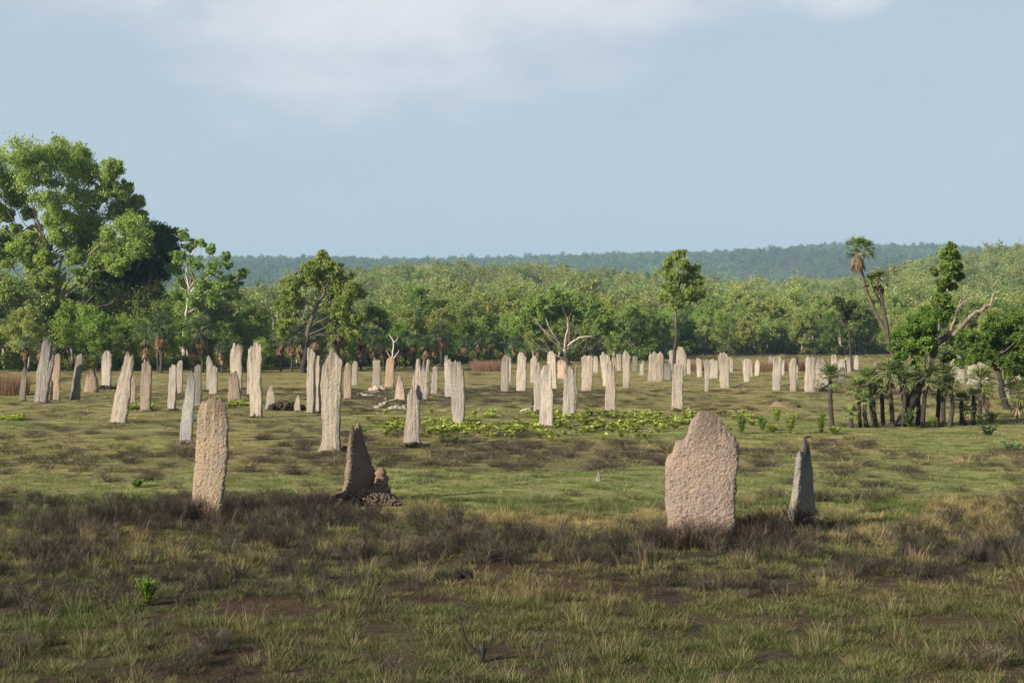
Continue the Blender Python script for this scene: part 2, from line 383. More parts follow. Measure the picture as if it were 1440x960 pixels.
mq(564, 26, 37, 31, 39, [522, 516, 517, 522], 'small leaning grey mound, leftmost, beside reddish dry grass', GREY)
mq(566, 46, 69, 57, 80, [484, 478, 476, 475, 478, 477, 484, 489], 'huge dark grey deeply fluted mound with many spires, near the left edge', (0.29, 0.27, 0.24), -15, flute=1.9, notch=1.0, res=1.4)
mq(563, 69, 85, 75, 86, [503, 497, 496, 499], 'smooth pinkish tan mound tucked against the right side of the huge fluted one', (0.38, 0.30, 0.23))
mq(562, 97, 113, 107, 118, [502, 497, 496, 500], 'grey right-leaning narrow mound beside the low pinkish hump', GREY)
mq(552, 117, 140, 123, 136, [528, 520, 519, 522, 531], 'low rounded pinkish brown hump mound under the trees at left', (0.33, 0.25, 0.19), -10, thick=.6)
mq(548, 141, 158, 143, 158, [500, 495, 492, 494, 498], 'pale square-cut mound with dark hollow foot, behind the low hump', PALE)
mq(595, 152, 180, 174, 191, [503, 494, 495, 499, 497, 506], 'big cream mound leaning strongly right with notched top', WHITE, -20, flute=1.3, res=1.4, notch=.4)
mq(571, 183, 192, 184, 191, [530, 525, 527], 'thin brown mound half hidden behind the big leaning cream one', (.36, .29, .23))
mq(578, 196, 213, 198, 215, [511, 506, 506, 509, 514], 'upright brownish grey mound just right of the big leaning cream one', (0.32, 0.275, 0.225))
mq(576, 235, 249, 237, 250, [517, 512, 511, 514], 'slim pale mound with rounded top left of the tall silver-grey one', PALE)
mq(552, 247, 258, 248, 258, [511, 507, 505, 508], 'pale mound standing behind the slim round-topped one at left', PALE)
mq(622, 251, 272, 263, 276, [529, 522, 521, 527, 534], 'tall silver-grey mound leaning right, just behind the golden slab', (0.39, 0.375, 0.35), -25, res=1.4)
mq(572, 273, 284, 273, 284, [515, 511, 514], 'grey fluted mound hidden behind the tall silver-grey one', GREY)
mq(550, 290, 301, 290, 300, [502, 498, 505, 512], 'pale mound with broken right shoulder behind the golden slab', PALE)
mq(554, 293, 307, 295, 307, [516, 513, 514, 516], 'short flat-topped grey mound in front of the broken-shouldered one', (0.40, 0.36, 0.31))
mq(556, 323, 341, 323, 342, [486, 482, 483, 482, 487], 'tall cream mound rising behind a lower brown one, left of centre-left pair', WHITE, -18, notch=.3)
mq(567, 320, 340, 321, 337, [528, 524, 524, 521, 532], 'lower brown tan mound overlapping the foot of a tall cream one', (0.38, 0.295, 0.215))
mq(556, 346, 356, 347, 358, [499, 492, 490], 'pale slab hidden behind the left side of the tall twin-peaked mound', PALE)
mq(588, 351, 371, 348, 369, [492, 488, 483, 480, 484, 490], 'tall pale mound with double peak and undercut dark right foot', WHITE, -24, flute=1.5, res=1.4)
mq(576, 372, 390, 377, 386, [550, 541, 540, 552], 'small triangular pale mound left of a dark earth lump', PALE)
mq(579, 413, 424, 416, 422, [560, 554, 558], 'smallest pale cone mound between the triangular one and the tall pair', PALE)
mq(582, 430, 445, 431, 445, [492, 489, 490, 496], 'narrow pale mound with dark shaded right side, left of the huge white one', PALE, -38, thick=.5, flute=1.4)
mq(581, 441, 453, 443, 453, [508, 500, 500, 506], 'thin grey mound squeezed between the narrow pale and huge white mounds', (0.43, 0.38, 0.32))
mound(636, [(636, 444, 486), (628, 449, 481), (615, 452, 479), (580, 451, 481), (540, 450, 483), (510, 452, 484), (495, 458, 478), (486, 462, 474)],
      [512, 502, 496, 491, 489, 485, 487, 492, 496, 501, 508], 'huge white mound with central peak and flared foot, tallest in the middle distance', (0.48, 0.432, 0.362), -20, 1.1, 0.34, 0.6, None, 1.9, 0.2)
mq(562, 483, 495, 484, 494, [514, 509, 511, 513], 'tan slab peeping out behind the right side of the huge white mound', (.44, .36, .28))
mq(542, 494, 504, 495, 503, [511, 507, 509], 'distant small mound just right of the huge white one', PALE)
mq(547, 523, 536, 524, 536, [507, 505, 506, 506], 'flat-topped pale grey mound beside the warm tan one, behind the dark fin', PALE, jag=.4)
mq(544, 541, 555, 543, 555, [506, 502, 502, 504], 'warm sandy tan mound below the white dead tree', TAN, jag=.5, flute=.6)
mq(564, 553, 571, 559, 567, [532, 527, 528, 540], 'short tapering pinkish mound amid broken root-like debris', (.43, .35, .28))
mq(563, 577, 604, 583, 605, [516, 504, 502, 509, 503, 506, 504, 509], 'wide grey mound crowned by a row of thin separate spires', (0.42, 0.38, 0.325), -16, flute=1.8, notch=1.0, res=1.3)
mq(554, 605, 616, 608, 617, [517, 514, 515], 'short smooth pale mound right of the spired grey one', PALE)
mq(626, 567, 592, 573, 589, [556, 549, 545, 545, 551, 562], 'stout pale mound with dark crumbly collar at its foot, behind the dark fin', (0.44, 0.395, 0.335), -22, res=1.4)
mq(559, 624, 642, 625, 641, [500, 498, 502, 501, 507], 'cream mound with two blunt spires behind the tall white slab', WHITE, notch=.5)
mound(599, [(599, 637, 654), (580, 635, 654), (550, 633, 654), (520, 631, 653), (507, 634, 651)], [514, 509, 510, 506, 509, 507, 516],
      'tall white slab narrowing to its foot, beside yellow-green ground cover', WHITE, -24, 1.2, 0.34, 0.8, None, 1.4, 0)
mq(552, 704, 716, 705, 715, [504, 499, 497, 503], 'slim cream mound with pointed top, first right of the open gap', PALE)
mq(538, 714, 719, 714, 719, [502, 500, 503], 'sliver of a mound behind the pointed slim cream one', WHITE)
mq(550, 725, 741, 728, 740, [500, 494, 494, 497, 503], 'round-headed smooth pale mound, second right of the open gap', WHITE, flute=.6)
mq(538, 745, 757, 746, 756, [506, 500, 500, 504], 'pale mound behind the left shoulder of the twin foreground slabs', WHITE)
mq(582, 750, 762, 751, 762, [518, 511, 510, 514], 'pale slab close behind and left of the stout grey-white mound', WHITE)
mq(600, 758, 780, 761, 776, [520, 514, 511, 512, 517], 'stout grey-white mound with dark right edge standing amid yellow-green plants', (0.45, 0.405, 0.345), -26, res=1.4)
mq(546, 771, 784, 768, 781, [499, 494, 493, 498], 'tall cream mound below the white-limbed tree', WHITE)
mq(532, 783, 797, 784, 796, [508, 503, 506, 509], 'salmon tan distant mound below the white-limbed tree', (.48, .36, .27), flute=.7)
mq(585, 791, 811, 793, 812, [516, 513, 515, 513, 514], 'broad fluted mound with level ragged top, right of the stout grey-white one', (0.44, 0.395, 0.33), -20, flute=1.7, res=1.4, notch=.5)
mq(549, 817, 833, 818, 835, [502, 498, 500, 497, 503], 'cream mound with two close peaks, right of the level-topped one', WHITE, flute=1.5)
mq(524, 834, 842, 834, 841, [500, 499, 502], 'far cream mound behind the two-peaked one', WHITE)
mq(543, 848, 860, 843, 858, [499, 495, 497, 501], 'cream mound widening upward behind the textured upright one', WHITE)
mq(580, 851, 867, 852, 865, [511, 505, 506, 511], 'textured upright brownish cream mound at the right end of the yellow-green plants', (0.43, 0.38, 0.32), -22, res=1.3)
mq(520, 860, 867, 860, 867, [503, 500, 503], 'small orange-tan far mound', TAN)
mq(521, 867, 874, 867, 874, [498, 496, 498], 'narrow far cream mound beside the small orange-tan one', WHITE)
mq(545, 876, 886, 875, 887, [499, 491, 496, 500], 'slender cream mound with one sharp spike, right of the textured upright one', WHITE)
mq(522, 889, 897, 890, 897, [501, 499, 502], 'dull grey far mound between the spiked one and the wide cream one', GREY)
mq(528, 899, 906, 901, 906, [512, 506, 508], 'short far cream mound just left of the wide flat-topped one', PALE)
mq(536, 911, 934, 912, 933, [499, 496, 494, 497, 494, 497], 'wide flat-topped cream mound left of the slender dark-trunked tree', WHITE, -16, flute=1.2)
mq(534, 934, 944, 935, 944, [512, 509, 511], 'mound darkened for shade, against the wide flat-topped cream one', (.25, .235, .215))  # shade put into this mound's darker colour
mq(524, 941, 949, 941, 948, [494, 491, 494], 'cream far mound directly behind the slender tree trunk', WHITE)
mq(529, 950, 966, 950, 965, [494, 488, 487, 489, 497], 'tallest far cream mound, right beside the slender tree trunk', WHITE)
mq(578, 944, 961, 945, 962, [514, 511, 512, 513, 516], 'pale column mound standing alone in front of the slender tree', (0.47, 0.42, 0.35), -24, res=1.4)
mq(527, 964, 972, 965, 971, [506, 504, 508], 'small far mound right of the tallest far cream one', WHITE)
mq(530, 980, 988, 979, 986, [503, 502, 506], 'cream far mound left of the thin spike-footed one', WHITE)
mq(551, 991, 997, 990, 999, [505, 504, 507], 'thin stem-like mound widening upward, left of the wide peaked one', WHITE)
mq(532, 997, 1011, 998, 1010, [506, 504, 507, 505], 'ragged far cream mound between the stem-like and the wide peaked ones', WHITE, flute=1.5)
mq(545, 1013, 1027, 1009, 1026, [500, 495, 494, 496, 502], 'wide peaked cream mound with dark debris at its right foot', WHITE, -20, flute=1.2)
mq(523, 1026, 1031, 1026, 1031, [504, 502, 505], 'sliver of a far mound behind the wide peaked cream one', WHITE)
mq(537, 1046, 1055, 1044, 1054, [506, 504, 505], 'small cream mound, left one of an isolated far pair', WHITE)
mq(530, 1053, 1059, 1053, 1058, [507, 505, 507], 'half hidden thin mound behind the isolated far pair', PALE)
mq(529, 1061, 1068, 1062, 1069, [509, 505, 509], 'small cream mound, right one of an isolated far pair', WHITE)
mq(523, 1080, 1087, 1080, 1087, [502, 500, 503], 'dim far mound before the reddish dry grass at the wood edge', PALE)
mq(549, 1086, 1098, 1087, 1099, [502, 500, 500, 503], 'upright cream block mound right of the reddish dry grass', WHITE)
mq(528, 1098, 1103, 1098, 1103, [507, 505, 507], 'thin far mound behind the upright cream block', WHITE)
mq(550, 1111, 1120, 1109, 1120, [510, 504, 501, 502], 'cream mound slanting to the upper right above a fallen branch', WHITE)
mq(533, 1115, 1122, 1115, 1123, [502, 500, 503], 'pale mound peeping over the slanting one above the fallen branch', WHITE)
mq(552, 1131, 1146, 1133, 1146, [504, 500, 502, 500, 503], 'fluted cream mound left of the lone thin palm', WHITE, flute=1.5)
mq(544, 1145, 1166, 1146, 1163, [506, 499, 497, 503, 499, 497, 508], 'broad ragged cream mound behind the lone thin palm', WHITE, -18, flute=1.4, notch=.7)
mq(523, 1168, 1178, 1169, 1177, [499, 497, 501], 'far pale mound above the crown of the lone thin palm', WHITE)
mq(524, 1178, 1190, 1178, 1188, [507, 504, 505], 'squat far pale mound just right of the lone thin palm', WHITE)
mq(541, 1179, 1188, 1180, 1188, [518, 515, 517], 'low dark grey mound right of the lone thin palm', (.27, .25, .23))
mq(524, 1186, 1197, 1187, 1196, [504, 501, 503], 'rounded far pale mound left of two thin dark trunks', WHITE)
mq(521, 1201, 1208, 1202, 1207, [500, 498, 501], 'far pale mound just right of two thin dark trunks', WHITE)
mq(545, 1253, 1266, 1254, 1264, [512, 508, 510], 'pale mound glimpsed through the middle of the palm clump', PALE)
mq(540, 1334, 1358, 1337, 1355, [506, 499, 497, 501, 509], 'broad warm pale mound behind the right part of the palm clump', WHITE, -15)
mq(541, 1360, 1392, 1364, 1382, [508, 497, 492, 495, 504, 512], 'widest pale mound, seen under the bushy tree at right', WHITE, -12)
mq(545, 1226, 1236, 1227, 1235, [512, 507, 511], 'pale mound glimpsed through the left part of the palm clump', PALE)
mq(572, 1411, 1421, 1412, 1421, [508, 504, 510], 'slim pale mound near the right edge behind the bushy tree trunk', PALE)
mq(540, 1428, 1440, 1429, 1438, [512, 508, 513], 'rightmost pale mound, almost cut by the picture edge', PALE)
mound(678, [(678, 837, 846), (668, 839, 845), (659, 841, 843)], [672, 662, 658, 664, 673], 'tiny lone pale cone mound on burnt ground, left of the broad pinkish slab', PALE, -20, .3, .7, .1, M_PEB, 1, 0.1)
mound(572, [(572, 1078, 1112), (567, 1084, 1103), (562, 1090, 1098)], [571, 567, 562, 563, 568, 571], 'low crumbled pinkish heap on the grass above the leafy plants', (.36, .25, .2), -8, .3, .8, .3, M_PEB, 1, 0.4)
mound(580, [(580, 965, 973), (573, 966, 972), (568, 967, 971)], [574, 569, 571, 577], 'ankle-high broken stub beside the pale column mound', GREY, -20, .5, .7, .6, M_PEB, 1, 0.1)
mound(578, [(578, 746, 752), (565, 746, 751), (552, 747, 751)], [556, 553, 555], 'thin dark stub left of the stout grey-white mound', (.17, .15, .13), 30, .5, .6, .3, M_PEB, 1, 0)

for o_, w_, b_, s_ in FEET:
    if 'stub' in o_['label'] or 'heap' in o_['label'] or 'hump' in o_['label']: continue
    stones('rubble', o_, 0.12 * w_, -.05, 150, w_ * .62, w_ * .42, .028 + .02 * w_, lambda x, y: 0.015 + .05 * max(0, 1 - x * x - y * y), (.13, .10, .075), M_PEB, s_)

# ------------------------------------------------------------------ tubes, leaves
def tube(B, pts, rad, n=6, col=(1, 1, 1), colf=None):
    pts = np.asarray(pts, float); m = len(pts); rad = np.broadcast_to(np.asarray(rad, float), (m,)) if np.ndim(rad) == 0 else np.asarray(rad, float)
    tg = np.gradient(pts, axis=0); tg /= np.linalg.norm(tg, axis=1, keepdims=True) + 1e-9
    ref = np.where(np.abs(tg[:, 2:3]) > 0.9, np.array([[1., 0, 0]]), np.array([[0, 0, 1.]]))
    ref = np.broadcast_to(ref[m // 2], tg.shape) if m > 0 else ref
    a = np.cross(tg, ref); a /= np.linalg.norm(a, axis=1, keepdims=True) + 1e-9; b = np.cross(tg, a)
    th = np.linspace(0, 2 * np.pi, n, endpoint=False)
    V = pts[:, None, :] + rad[:, None, None] * (np.cos(th)[None, :, None] * a[:, None, :] + np.sin(th)[None, :, None] * b[:, None, :])
    i = np.arange(m * n).reshape(m, n); j = np.roll(i, -1, 1)
    Q = np.stack([i[:-1], j[:-1], j[1:], i[1:]], -1).reshape(-1, 4)
    V = V.reshape(-1, 3)
    c = colf(V) if colf is not None else col
    B.add(V, Q, None, c)
    # end cap tip
    B.add(np.vstack([V[-n:], pts[-1] + tg[-1] * rad[-1]]), None, [[k, (k + 1) % n, n] for k in range(n)], colf(V[-n:])[0] if colf is not None else col)

def smooth_path(pts, k=5, wob=0.0, rg=R):
    pts = np.asarray(pts, float); t = np.linspace(0, len(pts) - 1, (len(pts) - 1) * k + 1); out = []
    n = len(pts)
    for q in t:
        i = min(int(q), n - 2); f = q - i
        p0, p1, p2, p3 = pts[max(i - 1, 0)], pts[i], pts[i + 1], pts[min(i + 2, n - 1)]
        out.append(0.5 * ((2 * p1) + (-p0 + p2) * f + (2 * p0 - 5 * p1 + 4 * p2 - p3) * f * f + (-p0 + 3 * p1 - 3 * p2 + p3) * f ** 3))
    out = np.array(out)
    if wob: out[1:-1] += rg.normal(0, wob, out[1:-1].shape)
    return out

def leaves(B, rg, cen, rad, n_per, size, colA, colB, droop=0.5, flat=0.85, asp=0.42):
    """diamond leaves scattered through each puff; colour drifts per puff"""
    cen = np.asarray(cen, float); rad = np.asarray(rad, float)
    n = len(cen) * n_per
    c = np.repeat(cen, n_per, 0); r = np.repeat(rad, n_per)
    d = rg.normal(0, 1, (n, 3)); d /= np.linalg.norm(d, axis=1, keepdims=True)
    p = c + rg.normal(0, 0.52, (n, 3)) * r[:, None] * [1, 1, flat] + d * (r * 0.25)[:, None]
    t = rg.normal(0, 1, (n, 3)); t[:, 2] -= droop * 1.6; t /= np.linalg.norm(t, axis=1, keepdims=True)
    b = np.cross(t, rg.normal(0, 1, (n, 3))); b /= np.linalg.norm(b, axis=1, keepdims=True) + 1e-9
    L = size * rg.uniform(0.6, 1.4, n)[:, None]
    V = np.stack([p - t * L * .5, p + b * L * asp * .5, p + t * L * .5, p - b * L * asp * .5], 1).reshape(-1, 3)
    f = np.repeat(rg.uniform(0, 1, len(cen)), n_per) * 0.7 + rg.uniform(0, 1, n) * 0.3
    col = np.array(colA)[None] * (1 - f[:, None]) + np.array(colB)[None] * f[:, None]
    col = col * rg.uniform(0.75, 1.2, n)[:, None]
    B.add(V, np.arange(n * 4).reshape(-1, 4), None, np.repeat(col, 4, 0))

G1, G2 = (0.235, 0.285, 0.07), (0.46, 0.49, 0.145)       # eucalypt greens
G3, G4 = (0.055, 0.10, 0.022), (0.11, 0.17, 0.04)

def tree(name, label, cat, base, trunk, tr, blobs, group=None, leaf=0.25, npf=60, puffs=16, pr=0.32, gA=G1, gB=G2, droop=0.6,
         bark=(0.30, 0.26, 0.22), dark=(0.045, 0.038, 0.033), darkh=1.5, extra=(), seed=1, link=True, mleaf=None, limb=0.03, shell=(0.2, 1.0), limbbark=(0.16, 0.13, 0.11)):
    """trunk: polyline in local metres; blobs: (x,y,z,r) local"""
    rg = np.random.default_rng(seed); gk = np.array([1.0, 1.0, 1.0]) if gA is G1 else np.array([2.1, 2.05, 1.8])
    gA = np.array(gA) * gk; gB = np.array(gB) * gk; limbbark = limbbark or bark
    root = thing(name, base, label, cat, group)
    def colf2(V): return np.broadcast_to(np.array(limbbark), (len(V), 3))
    def colf(V):
        w = sstep(darkh * 0.6, darkh * 1.3, V[:, 2] + (vnoise(V[:, 0] * 3, V[:, 1] * 3, V[:, 2] * 2, seed) - .5) * darkh)[:, None]
        return np.array(dark) * (1 - w) + np.array(bark) * w
    TB = Buf(); tp = smooth_path(trunk, 6, tr * 0.12, rg); m = len(tp)
    rr = tr * (1 - 0.62 * np.linspace(0, 1, m)); rr[0] *= 1.5; rr[1] *= 1.15
    tube(TB, tp, rr, 8, colf=colf); tm = TB.mesh('trunk', M_BARK, True)
    obj('trunk', tm, root)
    LB = Buf(); CB = Buf(); cen = []; rad = []
    for pl, r0 in extra:
        q = smooth_path(pl, 5, r0 * 0.2, rg); tube(LB, q, r0 * (1 - 0.75 * np.linspace(0, 1, len(q))), 6, colf=colf)
    for bx, by, bz, br in blobs:
        c = np.array([bx, by, bz])
        # limb from the trunk to the blob
        dz = tp[:, 2]; cand = np.where(dz < bz - 0.1)[0]
        k = cand[np.argmin(np.abs(dz[cand] - max(bz - 0.55 * np.hypot(bx - tp[-1, 0], by - tp[-1, 1]) - br, dz[m // 3])))] if len(cand) else m // 2
        st = tp[k]; mid = st * 0.45 + c * 0.55 + np.array([0, 0, -0.10 * np.linalg.norm(c - st)]) + rg.normal(0, 0.07 * np.linalg.norm(c - st), 3)
        q = smooth_path([st, mid, c], 5, 0.03 * br, rg); r0 = min(rr[k] * 0.5, limb + 0.022 * br)
        tube(LB, q, r0 * (1 - 0.7 * np.linspace(0, 1, len(q))), 5, colf=colf2)
        for _ in range(int(puffs * 1.6)):
            d = rg.normal(0, 1, 3); d /= np.linalg.norm(d); d[2] = d[2] * 0.85 + 0.12
            pc = c + d * br * 1.18 * rg.uniform(*shell); cen.append(pc); rad.append(br * pr * rg.uniform(0.5, 1.25))
            if rg.random() < 0.35:
                tube(LB, [c * .9 + st * .1, (c + pc) / 2 + rg.normal(0, .06 * br, 3), pc], [r0 * .32, r0 * .22, 0.012], 4, colf=colf2)
    if LB.n: obj('limbs', LB.mesh('limbs', M_BARK, True), root)
    leaves(CB, rg, cen, rad, npf, leaf, gA, gB, droop)
    obj('crown', CB.mesh('crown', mleaf or M_LEAF), root)
    return root

def T(Y, bx):
    """local coordinates of photo points at depth Y relative to a base at photo column bx"""
    X0 = (bx - CX) / F * Y
    def f(px, row, dy=0.0):
        x, y, z = P(px, row, Y + dy); return (x - X0, dy, z)
    return f, (X0, Y, float(hill(X0, Y)) - 0.05)

def blobs_px(f, L, Y, seed, dscale=1.0):
    rg = np.random.default_rng(seed); out = []
    for b in L:
        dy = (rg.uniform(-1.5, 1.5) * b[2] / F * Y * dscale) if len(b) < 4 else b[3]
        out.append((*f(b[0], b[1], dy), b[2] / F * Y))
    return out

# --- the tall tree at left
Y = 124; f, b0 = T(Y, 92)
BL = [(30, 222, 27), (72, 212, 26), (105, 222, 24), (12, 250, 24), (48, 250, 26), (88, 250, 28), (128, 243, 22), (158, 240, 16), (20, 282, 20), (70, 285, 24), (108, 282, 26), (148, 268, 22), (176, 268, 14),
      (128, 310, 24), (170, 300, 22), (188, 285, 13), (88, 318, 22), (100, 345, 18), (125, 338, 20), (160, 335, 24), (186, 318, 20), (198, 305, 10), (-15, 240, 26), (-28, 275, 26), (-45, 250, 24), (-10, 300, 16),
      (40, 300, 10), (50, 322, 8), (185, 345, 20), (8, 303, 10), (22, 322, 8), (150, 365, 16), (60, 345, 12), (10, 335, 16), (28, 352, 17), (5, 362, 18), (45, 372, 14), (175, 352, 18), (198, 332, 14), (205, 350, 10), (120, 325, 16), (-20, 330, 18), (-20, 365, 20), (108, 362, 14, -2.5), (140, 362, 14, -2.5), (64, 362, 12, -2), (40, 335, 12, -2), (85, 335, 13, -2.5), (165, 372, 15, -3), (120, 388, 14, -3), (72, 388, 13, -2.5)]
tree('eucalyptus_tree', 'tallest tree, broad bright green crown towering over the left woodland', 'tree', b0,
     [(0, 0, 0), f(90, 470), f(86, 430), f(80, 395), f(70, 362)], 0.42, blobs_px(f, BL, Y, 3, 1.6), leaf=0.25, npf=125, puffs=17, pr=0.36, gA=(0.10, 0.145, 0.032), gB=(0.22, 0.25, 0.068),
     droop=1.0, bark=(0.34, 0.28, 0.23), extra=[([f(80, 395), f(66, 358), f(58, 322), f(48, 296), f(54, 266)], 0.17), ([f(82, 400), f(84, 372, -.5), f(98, 346, -1), f(104, 338, -1)], 0.15),
     ([f(84, 405, -1), f(100, 368, -2), f(122, 360, -2.5), f(138, 345, -3)], 0.12), ([f(90, 420, -1), f(118, 386, -2), f(150, 378, -2.5), f(180, 366, -3)], 0.11), ([f(58, 330), f(42, 318), f(20, 334)], 0.1)], seed=11)
Y = 130; f, b0 = T(Y, 205)  # the tallest crown's shaded lobe, built as a tree with shade-dark leaves
tree('eucalyptus_tree', 'shaded right lobe of the tallest crown, its shade coloured into the leaves', 'tree', b0, [(0, 0, 0), f(200, 470), f(205, 420), f(212, 380)], 0.3,
     blobs_px(f, [(232, 340, 20), (218, 330, 18), (196, 330, 20), (212, 350, 22), (240, 360, 14), (195, 372, 22), (222, 378, 18), (170, 385, 20), (160, 400, 20), (185, 400, 20), (210, 402, 18), (140, 395, 16)], Y, 4), leaf=0.28, npf=120, puffs=20, pr=0.40,
     gA=(0.035, 0.06, 0.017), gB=(0.06, 0.095, 0.024), droop=.9, seed=12)
Y = 122; f, b0 = T(Y, 262)
tree('white_barked_tree', 'open pale-limbed tree with sparse tufts of leaves, right of the dark one', 'tree', b0, [(0, 0, 0), f(258, 480), f(262, 440), f(266, 405)], 0.2,
     blobs_px(f, [(258, 330, 8), (268, 345, 9), (282, 342, 7), (297, 352, 8), (318, 358, 7), (252, 358, 12), (275, 372, 14), (300, 378, 13), (322, 372, 7), (333, 392, 12), (344, 384, 6), (312, 400, 14), (285, 400, 15), (258, 395, 14), (245, 380, 12), (328, 412, 13), (300, 422, 13), (270, 425, 14)], Y, 5),
     leaf=0.27, npf=48, puffs=11, pr=0.33, gA=(0.10, 0.16, 0.045), gB=(0.19, 0.25, 0.075), bark=(0.5, 0.45, 0.38), limbbark=(.42, .37, .31), droop=.2, seed=13, limb=.03,
     extra=[([f(266, 405), f(262, 380), f(272, 355), f(282, 340)], .1), ([f(268, 410), f(290, 385), f(308, 368), f(316, 358)], .09), ([f(266, 430), f(290, 410), f(315, 402), f(335, 390)], .1)])
Y = 112; f, b0 = T(Y, 426)
tree('leaning_eucalyptus_tree', 'rounded tree on a leaning dark trunk behind the huge white mound', 'tree', b0, [(0, 0, 0), f(431, 490), f(434, 460), f(444, 432), f(456, 410), f(450, 394)], 0.24,
     blobs_px(f, [(452, 362, 9), (458, 372, 11), (440, 378, 13), (470, 380, 14), (428, 392, 13), (452, 396, 17), (480, 396, 16), (496, 404, 12), (468, 412, 16), (488, 420, 14), (412, 400, 10), (402, 396, 7), (405, 416, 13), (395, 430, 11), (418, 425, 11), (505, 412, 8), (480, 440, 13), (498, 446, 11), (470, 458, 13), (492, 466, 12), (408, 445, 12), (398, 462, 12)], Y, 6),
     leaf=0.24, npf=80, puffs=15, pr=0.36, gA=(0.09, 0.14, 0.033), gB=(0.19, 0.24, 0.065), droop=.9, bark=(.14, .11, .09), dark=(.03, .026, .024), darkh=3, seed=14)
Y = 92; f, b0 = T(Y, 948)
tree('slender_tree', 'solitary slender tree with bare dark trunk and narrow crown above far mounds', 'tree', b0, [(0, 0, 0), f(948, 500), f(951, 470), f(950, 440), f(955, 405), f(957, 375)], 0.13,
     blobs_px(f, [(957, 356, 7), (950, 362, 8), (940, 372, 10), (934, 382, 7), (962, 370, 10), (975, 380, 9), (946, 388, 10), (965, 390, 11), (980, 394, 8), (986, 410, 8), (972, 408, 10), (940, 404, 8), (955, 412, 9), (935, 418, 7), (950, 430, 7), (966, 424, 6), (976, 420, 6)], Y, 7),
     leaf=0.17, npf=70, puffs=13, pr=0.38, gA=(0.08, 0.13, 0.032), gB=(0.17, 0.22, 0.06), droop=.9, bark=(.17, .14, .12), darkh=4, seed=15, limb=.02)
Y = 118; f, b0 = T(Y, 1198)
tree('slender_tree', 'small dark-crowned tree on two thin dark stems behind the lone thin palm', 'tree', b0, [(0, 0, 0), f(1196, 490), f(1193, 465), f(1183, 448), f(1181, 436)], 0.09,
     blobs_px(f, [(1184, 430, 9), (1193, 440, 8), (1176, 424, 6), (1197, 428, 6), (1188, 448, 6), (1204, 446, 7)], Y, 8), leaf=0.2, npf=70, puffs=12, pr=.4, gA=(.035, .055, .02), gB=(.07, .09, .03), bark=(.06, .05, .045), darkh=4, seed=16, limb=.02,
     extra=[([f(1205, 521, .5), f(1204, 480, .5), f(1203, 452, .5)], .09)])
Y = 138; f, b0 = T(Y, 799)
tree('white_limbed_tree', 'spreading tree with forked white limbs and dark base behind the middle mounds', 'tree', b0, [(0, 0, 0), f(796, 502), f(793, 490)], 0.33,
     blobs_px(f, [(745, 440, 14, 2), (762, 425, 14, 2), (785, 415, 15, 2), (808, 422, 14, 2), (830, 432, 14, 2), (850, 448, 13, 2), (770, 445, 13, 4), (812, 446, 13, 4), (838, 462, 13, 3), (735, 458, 12, 3), (790, 436, 13, 4), (858, 466, 12, 3), (825, 470, 10, 4), (757, 462, 10, 4)], Y, 9), leaf=0.28, npf=75, puffs=15, pr=.36,
     gA=(0.075, 0.12, 0.028), gB=(0.16, 0.20, 0.05), bark=(.52, .46, .39), darkh=2.0, seed=17,
     extra=[([f(793, 490), f(784, 478, -.5), f(772, 470, -1), f(760, 458, -1.5), f(752, 446, -2)], .12), ([f(794, 490), f(796, 472, -.8), f(799, 458, -1.2), f(798, 446, -1.5)], .13), ([f(795, 488), f(808, 478, -.8), f(818, 473, -1.2), f(832, 472, -1.5)], .12), ([f(784, 478, -.5), f(774, 462, -1), f(768, 448, -1)], .08)])
Y = 101; f, b0 = T(Y, 549)
t = thing('dead_tree', b0, 'bare bleached white dead tree forking above the warm tan mound', 'dead tree'); B = Buf()
for pl, r0 in (([(0, 0, 0), f(551, 505), f(553, 490), f(554, 478)], .11), ([f(554, 480), f(551, 474), f(547, 468)], .07), ([f(554, 480), f(558, 476), f(560, 472)], .05), ([f(551, 503), f(547, 498), f(543, 491)], .05), ([f(553, 503), f(558, 497), f(561, 491)], .06)):
    q = smooth_path(pl, 4, .02); r0 *= .7; tube(B, q, r0 * (1 - .6 * np.linspace(0, 1, len(q))), 6, col=(.62, .56, .48))
obj('trunk', B.mesh('trunk', M_BARK, True), t)

# --- right clump: dark leaning tree and its vine column
Y = 49; f, b0 = T(Y, 1270)
tree('leaning_dark_tree', 'dark leaning tree with one long bare limb reaching right over the palm clump', 'tree', b0, [(0, 0, 0), f(1277, 572), f(1291, 545), f(1301, 520), f(1313, 497), f(1317, 482)], 0.24,
     blobs_px(f, [(1268, 470, 11), (1280, 458, 11), (1292, 448, 10), (1304, 456, 11), (1290, 474, 12), (1306, 482, 11), (1276, 488, 10), (1292, 494, 9), (1266, 500, 8), (1300, 436, 8), (1310, 468, 10), (1316, 440, 7), (1255, 484, 7), (1345, 482, 8), (1262, 516, 8), (1332, 500, 9), (1350, 470, 6), (1290, 512, 8)], Y, 10),
     leaf=0.11, npf=110, puffs=14, pr=.36, gA=(0.05, 0.088, 0.016), gB=(0.125, 0.175, 0.035), droop=.3, bark=(.26, .20, .16), dark=(.022, .019, .018), darkh=3.2, seed=18, limb=.015,
     extra=[([f(1313, 497), f(1318, 481), f(1330, 472), f(1345, 466), f(1353, 455), f(1366, 443), f(1381, 433), f(1393, 424), f(1399, 412), f(1404, 409)], .13), ([f(1334, 470), f(1341, 450), f(1346, 434), f(1353, 424), f(1365, 418), f(1382, 414)], .055),
            ([f(1355, 454), f(1355, 440)], .02), ([f(1346, 434), f(1351, 420), f(1358, 402)], .03), ([f(1397, 415), f(1398, 409), f(1401, 405)], .03)])
Y = 50.5; f, b0 = T(Y, 1292)
